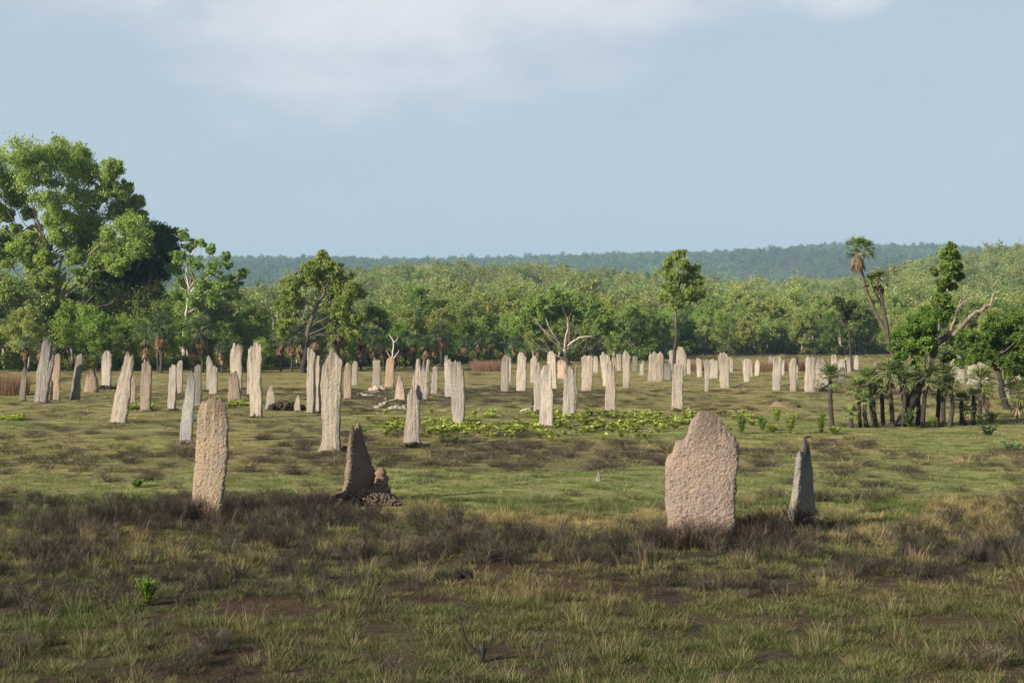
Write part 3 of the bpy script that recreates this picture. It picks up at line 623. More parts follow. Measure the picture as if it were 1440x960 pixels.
tree('vine_covered_tree', 'narrow column of large-leaved climbing vine, tallest in the palm clump', 'tree', b0, [(0, 0, 0), f(1308, 520), f(1322, 450), f(1330, 400), f(1334, 360)], 0.07,
     blobs_px(f, [(1336, 346, 8), (1330, 355, 8), (1342, 358, 8), (1338, 368, 9), (1328, 374, 7), (1345, 374, 6), (1334, 386, 8), (1326, 394, 8), (1338, 402, 7), (1322, 408, 8), (1330, 418, 8), (1318, 424, 7), (1334, 434, 7), (1324, 444, 8), (1340, 450, 6), (1314, 380, 5), (1350, 388, 5)], Y, 11, 1.0),
     leaf=0.15, npf=55, puffs=11, pr=.36, gA=(0.06, 0.095, 0.02), gB=(0.16, 0.20, 0.05), droop=.3, bark=(.14, .11, .09), seed=19, limb=.008)
Y = 60; f, b0 = T(Y, 1417)
tree('bushy_tree', 'bushy bright green tree with crooked dark trunk at the right edge', 'tree', b0, [(0, 0, 0), f(1409, 548), f(1405, 522), f(1395, 508)], 0.17,
     blobs_px(f, [(1362, 472, 11), (1352, 484, 9), (1374, 488, 12), (1366, 502, 10), (1385, 470, 12), (1396, 455, 12), (1402, 478, 14), (1388, 500, 11), (1418, 462, 13), (1424, 485, 14), (1440, 470, 14), (1436, 500, 14), (1412, 505, 12), (1424, 520, 11), (1444, 520, 12), (1455, 450, 14), (1462, 490, 16), (1350, 508, 7), (1470, 465, 16), (1432, 446, 9)], Y, 12),
     leaf=0.13, npf=90, puffs=14, pr=.38, gA=(0.05, 0.088, 0.016), gB=(0.125, 0.175, 0.035), droop=.4, bark=(.2, .15, .12), dark=(.03, .026, .024), darkh=2, seed=20, limb=.02)

# ------------------------------------------------------------------ palms
def frond(B, rg, o, az, el, L, fan, nb=13, col=(0.09, 0.14, 0.04), droop=0.5, wid=0.020):
    """a petiole with a fan of narrow segments"""
    d = np.array([math.cos(az) * math.cos(el), math.sin(az) * math.cos(el), math.sin(el)])
    side = np.array([-math.sin(az), math.cos(az), 0]); up = np.cross(side, d) * -1
    e = o + d * L * 0.45 + np.array([0, 0, -0.06 * L]);
    w = 0.012
    B.add([o - side * w, o + side * w, e + side * w, e - side * w], [[0, 1, 2, 3]], None, np.array(col) * 0.9)
    for k in range(nb):
        a = (k / (nb - 1) - .5) * fan
        q = d * math.cos(a) + side * math.sin(a) + up * 0.12 * rg.normal()
        l = L * (0.62 + 0.12 * rg.normal()) * (1 - 0.25 * abs(a) / fan)
        m_ = e + q * l * .55; t_ = e + q * l + np.array([0, 0, -droop * l * (0.35 + .3 * rg.random())])
        pw = np.cross(q, up); pw = pw / (np.linalg.norm(pw) + 1e-6) * wid
        c = np.array(col) * rg.uniform(0.75, 1.3)
        B.add([e, m_ + pw, m_ - pw, t_], None, [[0, 1, 2], [1, 3, 2]], c)

def palm_crown(B, rg, o, R_, n=20, cg=((0.07, 0.115, 0.03), (0.16, 0.20, 0.055)), droop=.5, wid=.02, lowel=-0.5):
    for i in range(n):
        el = lowel + (1.45 - lowel) * (i / n) ** 0.9; az = i * 2.39996 + rg.uniform(-.3, .3)
        fcol = np.array(cg[0]) + (np.array(cg[1]) - np.array(cg[0])) * rg.random()
        frond(B, rg, o, az, el, R_ * rg.uniform(.8, 1.1), 2.3, 13, fcol, droop * (1.2 - .5 * max(el, 0)), wid)

def palm(label, base, path, tr, cr, n=20, skirt=0.5, group='palms in the clump at right', cg=None, seed=1, wid=.02, dark=(0.035, 0.028, 0.024), kids=()):
    rg = np.random.default_rng(seed); root = thing('palm_tree', base, label, 'palm', group)
    p = smooth_path(path, 8); B = Buf(); nz = len(p)
    tube(B, p, tr * (1.12 - 0.25 * np.linspace(0, 1, nz)) * (1 + 0.07 * np.sin(np.arange(nz) * 2.4)), 9,
         colf=lambda V: np.array(dark) * (0.75 + 0.9 * vnoise(V[:, 0] * 8, V[:, 1] * 8, V[:, 2] * 12, seed)[:, None]))
    obj('trunk', B.mesh('trunk', M_BARK, True), root)
    B = Buf(); palm_crown(B, rg, p[-1], cr, n, cg or ((0.10, 0.15, 0.045), (0.24, 0.29, 0.10)), wid=wid)
    for k in kids:
        tube(B, smooth_path([k[0], (np.array(k[0]) + np.array(k[1])) / 2 + [0, 0, -.05], k[1]], 4), tr * .7, 6, col=dark); palm_crown(B, rg, np.array(k[1]), k[2], n // 2 + 4, wid=wid)
    obj('crown', B.mesh('crown', M_PALM), root)
    if skirt:
        B = Buf()
        for i in range(int(26 * skirt) + 4):
            az = rg.uniform(0, 6.28); q = p[-1] - (p[-1] - p[-4]) * rg.uniform(0, 1.2 * skirt)
            frond(B, rg, q, az, rg.uniform(-1.45, -1.0), cr * rg.uniform(.4, .85) * (0.6 + .5 * skirt), 0.9, 7, np.array((0.22, 0.15, 0.095)) * rg.uniform(.6, 1.2), .2, wid * .9)
        obj('dead_leaves', B.mesh('dead_leaves', M_PALM), root)
    return root

PL = [(1171, 600, 1168, 531, .75, 20, .1, 'lone thin palm standing apart left of the clump'),
      (1199, 602, 1198, 580, .42, 14, 0, 'knee-high young palm at the left end of the clump'),
      (1210, 601, 1207, 545, .6, 22, .2, 'bushy low palm above the young one at the clump left end'),
      (1220, 601, 1214, 560, .5, 16, .1, 'short palm second from the bushy low one'),
      (1230, 599, 1221, 534, .72, 22, .3, 'palm leaning left with wide dark crown in the left of the clump'),
      (1234, 600, 1233, 540, .55, 16, .5, 'straight thick-trunked palm with brown skirt, left of the dark tree'),
      (1242, 598, 1241, 552, .45, 14, .3, 'thin half hidden palm behind the brown-skirted one'),
      (1256, 600, 1251, 523, .85, 26, .6, 'full-crowned green palm just left of the dark leaning tree'),
      (1269, 600, 1272, 532, .6, 18, .7, 'palm pressed against the foot of the dark leaning tree'),
      (1290, 597, 1290, 533, .6, 18, .6, 'straight palm just right of the dark leaning tree'),
      (1297, 600, 1303, 529, .8, 24, .3, 'bright palm leaning right with starry crown'),
      (1317, 598, 1320, 545, .55, 16, .5, 'thin palm between the starry one and the twin trunks'),
      (1327, 599, 1331, 529, .75, 20, .4, 'left one of the twin trunk palms'),
      (1334, 599, 1336, 540, .55, 16, .4, 'right one of the twin trunk palms'),
      (1352, 597, 1354, 563, .55, 16, .2, 'low palm with sagging blades right of the twin trunks'),
      (1358, 598, 1358, 578, .38, 10, .3, 'stunted dark stub palm right of the twin trunks'),
      (1369, 597, 1371, 556, .5, 12, .9, 'palm mostly wrapped in dead brown leaves'),
      (1378, 588, 1378, 535, .85, 26, .9, 'yellow-green palm with large drooping crown and brown skirt'),
      (1388, 584, 1386, 550, .6, 14, 1., 'withered brown palm behind the yellow-green one'),
      (1433, 595, 1432, 552, .8, 22, .8, 'pale green palm near the right edge'),
      (1445, 588, 1446, 545, .6, 16, .9, 'brown-skirted palm cut by the right edge')]
for i, (bx, br, tx, trw, cr, n, sk, lab) in enumerate(PL):
    Y = gY(br); f, b0 = T(Y, bx); rg = np.random.default_rng(i + 50)
    a = np.array((0, 0, -.05)); e = np.array(f(tx, trw)); e[1] = rg.uniform(-.15, .15); mid = (a + e) / 2 + rg.normal(0, .04, 3) * [1, 1, 0]
    cg = ((.13, .17, .04), (.27, .27, .09)) if 'yellow' in lab or 'pale' in lab else (((.10, .15, .045), (.22, .26, .09)) if 'bright' in lab else None)
    palm(lab, b0, [a, mid, e], 0.075 if i != 2 else .06, cr * .92, n, sk, seed=60 + i, cg=cg)
Y = 50; f, b0 = T(Y, 1280)
palm('tall slim palm curving left with starry crown and brown skirt high above the clump', b0, [(0, 0, -.05), f(1275, 545), f(1266, 507), f(1255, 480), f(1240, 453), f(1226, 425), f(1216, 397), f(1208, 362), f(1206, 348)], 0.06, .62, 22, 1.6, seed=90, dark=(.10, .075, .06),
     kids=[(f(1210, 372), f(1217, 347), .5)])
Y = 49.6; f, b0 = T(Y, 1276)
palm('second tall palm with drooping dead fronds, right of the starry-crowned one', b0, [(0, 0, -.05), f(1268, 540), f(1252, 485), f(1247, 455), f(1242, 430), f(1238, 402), f(1236, 390)], 0.07, .5, 14, 1.2, seed=91, dark=(.07, .055, .045),
     kids=[(f(1242, 430), f(1226, 395), .42)])

# ------------------------------------------------------------------ woodland behind the plain
def rand_tree(kind, seed, small=False):
    rg = np.random.default_rng(seed)
    H = rg.uniform(7, 9); nb = rg.integers(12, 17); sp = rg.uniform(2.2, 3.2)
    bl = []
    for i in range(nb):
        t = i / nb; a = i * 2.4 + rg.uniform(-.4, .4)
        z = H * (0.36 + 0.54 * t) + rg.uniform(-.4, .4); rad = sp * (1 - abs(2 * t - 0.75) ** 2 * .55) * rg.uniform(.35, 1)
        bl.append((rad * math.cos(a), rad * math.sin(a), z, rg.uniform(.75, 1.25)))
    gA, gB, nm, lf, pf = [(G1, G2, 'woodland_tree', .3, 13), ((.06, .105, .025), (.13, .175, .045), 'woodland_tree', .28, 14), ((.11, .155, .045), (.20, .235, .08), 'woodland_tree', .3, 9), ((.09, .15, .03), (.17, .23, .05), 'woodland_tree', .26, 12)][kind]
    bark = [(.30, .26, .22), (.14, .12, .10), (.50, .45, .38), (.2, .17, .14)][kind]
    tk = [(0, 0, -.3), (rg.uniform(-.3, .3), rg.uniform(-.3, .3), H * .3), (rg.uniform(-.7, .7), rg.uniform(-.5, .5), H * .55), (rg.uniform(-.9, .9), 0, H * .75)]
    ex = [([(0, 0, 0), (rg.uniform(.3, .9), .2, H * .25), (rg.uniform(1, 1.8), .3, H * .5)], .09)]
    return tree(nm, 'x', 'tree', (0, 0, 0), tk, .16, bl, leaf=lf, npf=30, puffs=pf, pr=.42, gA=gA, gB=gB, bark=bark, darkh=1.3 if kind != 1 else 2.5, extra=ex, seed=seed, droop=.5)

protos = [rand_tree(k % 4, 100 + k) for k in range(8)]
LOOK = ['leafy green', 'dark-stemmed dense', 'pale-barked open', 'bright green', 'rounded green', 'dark bushy', 'sparse pale-green', 'fresh green']
rg = np.random.default_rng(77)
EDGE = lambda p: np.interp(p, [-200, 350, 450, 600, 640, 900, 960, 1250, 1300, 1700], [112, 116, 122, 128, 146, 152, 185, 190, 150, 130])
def landmark(px, lay):
    lm = [(-60, 'left of the huge fluted grey mound'), (20, 'behind the small leftmost mound'), (62, 'behind the huge fluted grey mound'), (125, 'behind the low pinkish hump'), (180, 'behind the big leaning cream mound'), (240, 'behind the slim round-topped mound'),
          (300, 'behind the golden slab mound'), (352, 'behind the tall twin-peaked mound'), (405, 'left of the huge white mound'), (462, 'behind the huge white mound'), (515, 'behind the flat-topped grey mound'), (552, 'behind the white dead tree'),
          (595, 'behind the spired grey mound'), (640, 'behind the tall white slab'), (680, 'behind the open gap between mounds'), (730, 'behind the round-headed pale mound'), (790, 'around the white-limbed tree'), (845, 'behind the two-peaked mound'),
          (890, 'behind the spiked slender mound'), (925, 'behind the wide flat-topped mound'), (960, 'behind the solitary slender tree'), (1015, 'behind the wide peaked cream mound'), (1065, 'behind the isolated far pair of mounds'), (1120, 'behind the slanting cream mound'),
          (1165, 'behind the lone thin palm'), (1210, 'behind the starry-crowned tall palm'), (1270, 'behind the dark leaning tree'), (1330, 'behind the vine column'), (1390, 'behind the bare reaching limb'), (1450, 'at the right edge')]
    return min(lm, key=lambda q: abs(q[0] - px))[1]
used = {}; first = [True] * 8; GT = 'woodland trees along the back of the plain'
places = []
for lay in range(4):
    p = -110.0
    while p < 1560:
        e = EDGE(p); Yt = e + lay * 9 + rg.uniform(-3, 4) + (0 if lay else rg.uniform(0, 4))
        if not (935 < p < 975 and lay == 0): places.append((p + rg.uniform(-8, 8), Yt, lay))
        p += rg.uniform(34, 56) * 130 / e * (0.95 if lay else 1.0)
for (p, Yt, lay) in places:
    k = int(rg.integers(0, 8)); X = (p - CX) / F * Yt
    toprow = np.interp(p, [-150, 30, 220, 330, 380, 520, 640, 760, 900, 1000, 1150, 1300, 1440, 1560], [382, 388, 394, 418, 445, 425, 418, 418, 436, 420, 418, 430, 425, 420]) - lay * 4
    Hw = EYE + (HZ - toprow) / F * Yt - float(hill(X, Yt)); sc = Hw / 8.6 * rg.uniform(.82, 1.08)
    if lay == 0: sc *= rg.uniform(.62, .9)
    size = 'small' if sc < .75 else ('tall' if sc > .98 else 'middling')
    where = landmark(p, lay); row = ['front row', 'second row', 'third row', 'back row'][lay]
    lab = f'{size} {LOOK[k]} tree {where}, {row}'
    if lay >= 2: lab = f'{LOOK[k]} tree crown {where}, {row}'
    loc = (X, Yt, float(hill(X, Yt)) - .1); s3 = (sc * rg.uniform(.9, 1.15), sc * rg.uniform(.9, 1.1), sc)
    o = protos[k]
    if first[k]:
        first[k] = False; o.location = loc; o.rotation_euler = (0, 0, rg.uniform(0, 6.28)); o.scale = s3; o['label'] = lab; o['group'] = GT; o0 = o
    else: copy_tree(o, loc, rg.uniform(0, 6.28), s3, lab, GT)

# pandanus / skirted palms at the foot of the wood
def screw_palm(seed):
    rg = np.random.default_rng(seed); root = thing('skirted_palm', (0, 0, 0), 'x', 'palm')
    B = Buf(); h = rg.uniform(2.6, 3.4); p = smooth_path([(0, 0, -.2), (.1, 0, h * .5), (rg.uniform(-.3, .3), 0, h)], 5); tube(B, p, .12, 7, col=(.055, .045, .04)); obj('trunk', B.mesh('trunk', M_BARK, True), root)
    B = Buf(); palm_crown(B, rg, p[-1], 1.25, 30, ((.07, .11, .045), (.15, .19, .085)), .7, .035); obj('crown', B.mesh('crown', M_PALM), root)
    B = Buf()
    for i in range(40):
        q = p[-1] + np.array([0, 0, -rg.uniform(0, .9)]); frond(B, rg, q, rg.uniform(0, 6.28), rg.uniform(-1.5, -.9), rg.uniform(.7, 1.2), .9, 6, np.array((.27, .17, .10)) * rg.uniform(.5, 1.2), .2, .04)
    obj('dead_leaves', B.mesh('dead_leaves', M_PALM), root)
    return root
sp = [screw_palm(200 + i) for i in range(3)]; fs = [True] * 3
SPX = [272, 284, 296, 312, 330, 338, 395, 410, 424, 445, 476, 508, 528, 540, 556, 570, 582, 600, 612, 622, 655, 672, 690, 706, 722, 740, 756, 776, 226, 205, 60, 36]
for n_, px in enumerate(SPX):
    Ye = EDGE(px) - rg.uniform(2, 7); k = n_ % 3; X = (px - CX) / F * Ye; sc = rg.uniform(.6, 1.15) * (1 if px < 640 else .7)
    lab = f'{["brown-skirted", "slim", "shaggy"][k]} palm at the foot of the wood {landmark(px, 0)}'
    g = 'skirted palms along the foot of the wood'; loc = (X, Ye, float(hill(X, Ye)))
    if fs[k]: fs[k] = False; sp[k].location = loc; sp[k].scale = (sc,) * 3; sp[k]['label'] = lab; sp[k]['group'] = g
    else: copy_tree(sp[k], loc, rg.uniform(0, 6), (sc,) * 3, lab, g)

# ------------------------------------------------------------------ scattering (stuff)
def scatter(name, pts, rot, scl, idx, tint, sources, label, kind='stuff'):
    me = bpy.data.meshes.new(name); me.vertices.add(len(pts)); me.vertices.foreach_set('co', np.asarray(pts, np.float32).ravel())
    def at(n_, t, v, key):
        a = me.attributes.new(n_, t, 'POINT'); a.data.foreach_set(key, np.asarray(v).ravel())
    at('rot', 'FLOAT_VECTOR', np.asarray(rot, np.float32), 'vector'); at('scl', 'FLOAT_VECTOR', np.asarray(scl, np.float32), 'vector')
    at('idx', 'INT', np.asarray(idx, np.int32), 'value')
    c = np.ones((len(pts), 4), np.float32); c[:, :3] = tint; at('tint', 'FLOAT_COLOR', c, 'color')
    col = bpy.data.collections.new(name + '_kinds')
    for s_ in sources: col.objects.link(s_)
    o = obj(name, me); tag(o, label, None, None, kind)
    ng = bpy.data.node_groups.new(name, 'GeometryNodeTree')
    ng.interface.new_socket('Geometry', in_out='INPUT', socket_type='NodeSocketGeometry'); ng.interface.new_socket('Geometry', in_out='OUTPUT', socket_type='NodeSocketGeometry')
    n = ng.nodes; l = ng.links; gi = n.new('NodeGroupInput'); go = n.new('NodeGroupOutput')
    m2p = n.new('GeometryNodeMeshToPoints'); l.new(gi.outputs[0], m2p.inputs[0])
    iop = n.new('GeometryNodeInstanceOnPoints'); l.new(m2p.outputs[0], iop.inputs['Points'])
    ci = n.new('GeometryNodeCollectionInfo'); ci.inputs['Collection'].default_value = col; ci.inputs['Separate Children'].default_value = True; ci.inputs['Reset Children'].default_value = True
    l.new(ci.outputs[0], iop.inputs['Instance']); iop.inputs['Pick Instance'].default_value = True
    def na(nm, dt):
        q = n.new('GeometryNodeInputNamedAttribute'); q.data_type = dt; q.inputs['Name'].default_value = nm; return q.outputs[0]
    l.new(na('idx', 'INT'), iop.inputs['Instance Index'])
    e2r = n.new('FunctionNodeEulerToRotation'); l.new(na('rot', 'FLOAT_VECTOR'), e2r.inputs[0]); l.new(e2r.outputs[0], iop.inputs['Rotation'])
    l.new(na('scl', 'FLOAT_VECTOR'), iop.inputs['Scale'])
    l.new(iop.outputs[0], go.inputs[0])
    md = o.modifiers.new('scatter', 'NODES'); md.node_group = ng
    return o

def blades(B, rg, n, h, spread, w, lean, colA, colB, tipc=1.15, curl=0.35):
    a = rg.uniform(0, 6.283, n); r = spread * rg.uniform(0, 1, n) ** .6
    p = np.stack([r * np.cos(a), r * np.sin(a), np.full(n, -.02)], 1)
    H = h * rg.uniform(.5, 1.15, n); az = a + rg.normal(0, .8, n); ln = lean * rg.uniform(.2, 1.3, n)
    d = np.stack([np.cos(az) * ln, np.sin(az) * ln, np.ones(n)], 1); d /= np.linalg.norm(d, axis=1, keepdims=True)
    pa = rg.uniform(0, 6.283, n); s_ = np.stack([np.cos(pa), np.sin(pa), np.zeros(n)], 1) * (w * rg.uniform(.6, 1.3, n))[:, None]
    m_ = p + d * (H * .55)[:, None]; out = np.stack([np.cos(az), np.sin(az), np.zeros(n)], 1)
    t = m_ + (d * .45 + out * curl * rg.uniform(.2, 1.2, n)[:, None] * .45 - np.array([0, 0, .12]) * curl) * H[:, None]
    V = np.stack([p - s_, p + s_, m_ + s_ * .8, m_ - s_ * .8, t], 1).reshape(-1, 3)
    i = np.arange(n)[:, None] * 5
    fr = rg.uniform(0, 1, n)[:, None]; c = np.array(colA) * (1 - fr) + np.array(colB) * fr
    c = np.repeat(c[:, None, :], 5, 1); c[:, :2] *= .85; c[:, 4] *= tipc
    B.add(V, i + [0, 1, 2, 3], i + [3, 2, 4], c.reshape(-1, 3))

def src(name, B, m): return obj(name, B.mesh(name, m), link=False)
rg = np.random.default_rng(5)
# source tufts: 0-2 short green, 3-4 tall green-yellow, 5-6 straw, 7-9 burnt scrub, 10 dead litter
SRC = []
for i in range(3): B = Buf(); blades(B, rg, 120, .12, .19, .0038, .8, (.9, .95, .8), (1.15, 1.1, 1.0)); SRC.append(B)
for i in range(2): B = Buf(); blades(B, rg, 90, .20, .13, .0034, .55, (.9, .95, .8), (1.2, 1.1, 1.1)); blades(B, rg, 16, .34, .1, .0022, .4, (1.9, 1.4, 2.0), (2.2, 1.6, 2.4)); SRC.append(B)
for i in range(2): B = Buf(); blades(B, rg, 60, .28, .14, .0028, .55, (1, 1, 1), (1.3, 1.2, 1.1), curl=.6); SRC.append(B)
for i in range(3):
    B = Buf(); blades(B, rg, 44, .28, .17, .0026, .9, (.45, .45, .45), (1.7, 1.6, 1.35), curl=.9)
    for k in range(30):    # thin forking twigs
        az = rg.uniform(0, 6.28); r = rg.uniform(0, .14); h = rg.uniform(.3, .62); ln = rg.uniform(.1, .7)
        q0 = np.array([r * math.cos(az), r * math.sin(az), 0]); q1 = q0 + [math.cos(az) * ln * h * .4, math.sin(az) * ln * h * .4, h * .55]; q2 = q1 + [math.cos(az + 1) * .12, math.sin(az + 1) * .12, h * .35] + rg.normal(0, .04, 3)
        c = np.ones(3) * rg.choice([.35, .6, 1.1, 1.8])
        tube(B, [q0, q1, q2], [.004, .003, .0015], 3, col=c)
        for _ in range(3):
            e = q1 + rg.normal(0, .11, 3) + [0, 0, .1]; tube(B, [q1 * .6 + q2 * .4 * rg.random() + q1 * 0, (q1 + e) / 2, e] if False else [q1, (q1 + e) / 2 + rg.normal(0, .02, 3), e], [.0022, .0018, .001], 3, col=c)
    SRC.append(B)
B = Buf(); blades(B, rg, 60, .08, .25, .007, 2.5, (.7, .7, .7), (1.5, 1.4, 1.2)); SRC.append(B)
NAMES = ['a_short_grass', 'b_short_grass', 'c_short_grass', 'd_tall_grass', 'e_tall_grass', 'f_straw', 'g_straw', 'h_burnt_twigs', 'i_burnt_twigs', 'j_burnt_twigs', 'k_litter']
NAMES = ['grass_tuft_' + n_ for n_ in NAMES]
SRC = [src(n_, b, M_GRASS) for n_, b in zip(NAMES, SRC)]

def sample(y0, y1, dens, wf=.43):
    area = wf * (y1 ** 2 - y0 ** 2); n = int(area * dens); y = np.sqrt(rg.uniform(y0 ** 2, y1 ** 2, n)); x = rg.uniform(-wf, wf, n) * y
    return x, y
def block(x, y):   # keep the mounds' feet clear of tufts growing through them
    return np.zeros(len(x), bool)
green = dict(p=[], r=[], s=[], i=[], t=[]); burn = dict(p=[], r=[], s=[], i=[], t=[]); strw = dict(p=[], r=[], s=[], i=[], t=[])
def put(D, x, y, sc, idx, tint, hz=1.0):
    n = len(x)
    if n == 0: return
    D['p'].append(np.stack([x, y, hill(x, y) - .01], 1)); D['r'].append(np.stack([rg.normal(0, .08, n), rg.normal(0, .08, n), rg.uniform(0, 6.28, n)], 1))
    D['s'].append(np.stack([sc, sc, sc * hz * rg.uniform(.75, 1.25, n)], 1)); D['i'].append(idx); D['t'].append(tint)
for (y0, y1, dens, grow) in ((9, 18, 34, 1.0), (18, 28, 30, 1.05), (28, 45, 14, 1.25), (45, 80, 6.0, 1.8), (80, 160, 1.8, 2.8), (160, 215, .5, 5)):
    x, y = sample(y0, y1, dens); b, s_, g, d, dd = zones(x, y); u = rg.uniform(0, 1, len(x)); n1 = fbm(x / 1.3, y / 1.3, 0, 61)
    hz = .8 if y0 < 28 else (.42 if y0 < 45 else (.25 if y0 < 80 else .16))
    mnd = np.zeros(len(x), bool); px_ = pxof(x, y)
    for (a_, b__, br_) in ((262, 320, 728), (470, 570, 712), (925, 1045, 768), (1090, 1165, 736)):
        mnd |= (px_ > a_) & (px_ < b__) & (y > gY(br_) - 1.3) & (y < gY(br_) + .4) & (rg.random(len(x)) < .75)
    keep = (u > s_ * .8) & ~mnd
    # burnt
    kb = keep & (rg.uniform(0, 1, len(x)) < b * .50 * (-0.3 + 1.9 * n1))
    t = np.array([.098, .083, .064]) * rg.uniform(.5, 1.6, (len(x), 1)) * (1 + .35 * rg.uniform(0, 1, (len(x), 1)) * np.array([1, .7, .4]))
    put(burn, x[kb], y[kb], (.18 + .56 * n1[kb]) * grow * rg.uniform(.55, 1.25, kb.sum()), rg.integers(7, 10, kb.sum()), t[kb], hz)
    kd = keep & ~kb & (rg.uniform(0, 1, len(x)) < np.clip(dd * .6, 0, .8))
    t = np.array([.15, .12, .08]) * rg.uniform(.6, 1.4, (len(x), 1))
    put(burn, x[kd], y[kd], .9 * grow * np.ones(kd.sum()), np.where(rg.random(kd.sum()) < .6, 10, rg.integers(7, 10, kd.sum())), t[kd], hz * .6)
    ks = keep & ~kb & ~kd & (rg.uniform(0, 1, len(x)) < d * .45)
    t = np.array([.34, .28, .13]) * rg.uniform(.7, 1.3, (len(x), 1))
    put(strw, x[ks], y[ks], .85 * grow * rg.uniform(.6, 1.2, ks.sum()), rg.integers(5, 7, ks.sum()), t[ks], hz)
    kg = keep & ~kb & ~kd & ~ks & (rg.uniform(0, 1, len(x)) < (.8 - .2 * b))
    q = np.clip(g + (n1 - .5) * .8, 0, 1)[:, None]
    t = (np.array([.33, .30, .125]) * (1 - q) + np.array([.21, .265, .085]) * q) * (.50 if y0 < 18 else (.57 if y0 < 28 else .82)) * rg.uniform(.75, 1.25, (len(x), 1))
    big = rg.uniform(0, 1, len(x)) < (.16 if y0 < 30 else .08)
    idx = np.where(big, rg.integers(3, 5, len(x)), rg.integers(0, 3, len(x)))
    put(green, x[kg], y[kg], 1.0 * grow * rg.uniform(.6, 1.25, kg.sum()), idx[kg], t[kg], hz)
def fin(D, name, label): scatter(name, np.concatenate(D['p']), np.concatenate(D['r']), np.concatenate(D['s']), np.concatenate(D['i']), np.concatenate(D['t']), SRC, label)
# tufts hugging the feet of the nearest mounds
for (px, row, n, w) in ((985, 766, 34, 75), (290, 733, 30, 50), (1130, 738, 8, 40), (1062, 752, 40, 25)):
    xx = (px + rg.uniform(-w, w, n) - CX) / F * gY(row); yy = gY(row) + rg.uniform(-.7, .15, n)
    put(burn, xx, yy, rg.uniform(.35, .85, n), rg.integers(7, 10, n), np.array([.12, .085, .06]) * rg.uniform(.5, 1.3, (n, 1)))
fin(green, 'grass', 'short green and yellow-green grass tufts over the plain'); fin(strw, 'dry_grass', 'dry straw-coloured grass tufts'); fin(burn, 'burnt_scrub', 'burnt dark grey-brown twiggy scrub and dead litter')

# yellow-green broadleaf ground cover
def leafy(n, h, sp, L, cA, cB, rg, up=.8, stems=10):
    B = Buf(); 
    for k in range(stems):
        az = rg.uniform(0, 6.28); e = np.array([math.cos(az) * sp * rg.random(), math.sin(az) * sp * rg.random(), h * rg.uniform(.6, 1)])
        pth = smooth_path([(0, 0, -.02), e * [.5, .5, .55], e], 3); tube(B, pth, .006, 4, col=(.3, .4, .12))
        m = max(3, n // stems); tt = rg.uniform(.25, 1, m)
        for q in tt:
            o = pth[int(q * (len(pth) - 1))]; a2 = rg.uniform(0, 6.28); d = np.array([math.cos(a2), math.sin(a2), rg.uniform(.1, up)]); d /= np.linalg.norm(d); s2 = np.cross(d, [0, 0, 1]); s2 /= np.linalg.norm(s2) + 1e-6
            l = L * rg.uniform(.6, 1.2); c = np.array(cA) + (np.array(cB) - np.array(cA)) * rg.random()
            B.add([o, o + d * l * .35 + s2 * l * .3, o + d * l * .8 + s2 * l * .18, o + d * l, o + d * l * .8 - s2 * l * .18, o + d * l * .35 - s2 * l * .3], [[0, 1, 2, 5], [5, 2, 4, 4]][:1], [[2, 3, 4], [2, 4, 5]], c)
    return B
LS = [src('cover_plant_' + 'abc'[i], leafy(44, .26, .28, .17, (.85, 1, .7), (1.25, 1.15, 1.1), rg), M_GRASS) for i in range(3)]
n = 7200; px = rg.uniform(495, 1060, n); row = rg.uniform(576, 622, n)
dn = np.interp(px, [495, 560, 650, 700, 760, 900, 960, 1060], [.3, .5, .9, 1, 1, .85, .4, .3]) * np.exp(-((row - np.interp(px, [495, 700, 1060], [603, 598, 592])) / 12) ** 2) * sstep(.36, .62, fbm(px / 22, row / 7, 0, 71))
k = rg.random(n) < dn * .62; px, row = px[k], row[k]
e1 = rg.uniform(160, 215, 60), rg.uniform(571, 577, 60); e2 = rg.uniform(0, 35, 26), rg.uniform(587, 592, 26); e3 = rg.uniform(320, 355, 40), rg.uniform(567, 573, 40)
px = np.concatenate([px, e1[0], e2[0], e3[0]]); row = np.concatenate([row, e1[1], e2[1], e3[1]]); yy = gY(row); xx = (px - CX) / F * yy; n = len(px)
scatter('ground_cover', np.stack([xx, yy, hill(xx, yy)], 1), np.stack([np.zeros(n), np.zeros(n), rg.uniform(0, 6, n)], 1), np.repeat(rg.uniform(.4, .8, n)[:, None], 3, 1), rg.integers(0, 3, n),
        np.array([.42, .46, .11]) * rg.uniform(.5, 1.2, (n, 1)), LS, 'yellow-green broadleaf ground cover in patches between the mounds')

# individual leafy plants
def plant(px, row, hp, wp, label, cA, cB, L=.13, seed=1, name='leafy_plant', grp='leafy plants near the palm clump'):
    Y = gY(row); r_ = np.random.default_rng(seed); B = leafy(300, hp / F * Y, wp / F * Y, L, cA, cB, r_, stems=34)
    o = obj(name, B.mesh(name, M_LEAF), loc=P(px, row, Y)); tag(o, label, 'plant', grp); return o
LG = ((.24, .34, .06), (.46, .52, .13))
plant(1043, 610, 30, 10, 'leafy plant touching the right shoulder of the broad pinkish slab', *LG, seed=1)
plant(1072, 606, 22, 10, 'leafy plant between the pinkish slab and the two tallest plants', *LG, seed=2)
plant(1092, 594, 24, 9, 'taller leafy plant just below the low crumbled heap', *LG, seed=3)
plant(1111, 611, 34, 12, 'largest leafy plant, directly above the smooth grey mound', *LG, seed=4)
plant(1155, 609, 30, 9, 'leafy plant just left of the lone thin palm trunk', *LG, seed=5)
plant(1174, 611, 10, 10, 'low spreading plant at the foot of the lone thin palm', *LG, seed=6)
plant(1085, 609, 12, 8, 'small leafy plant left of the largest one', *LG, seed=7)
plant(1278, 602, 30, 14, 'dark green shrub at the foot of the dark leaning tree', (.03, .06, .015), (.07, .12, .03), .12, seed=8)
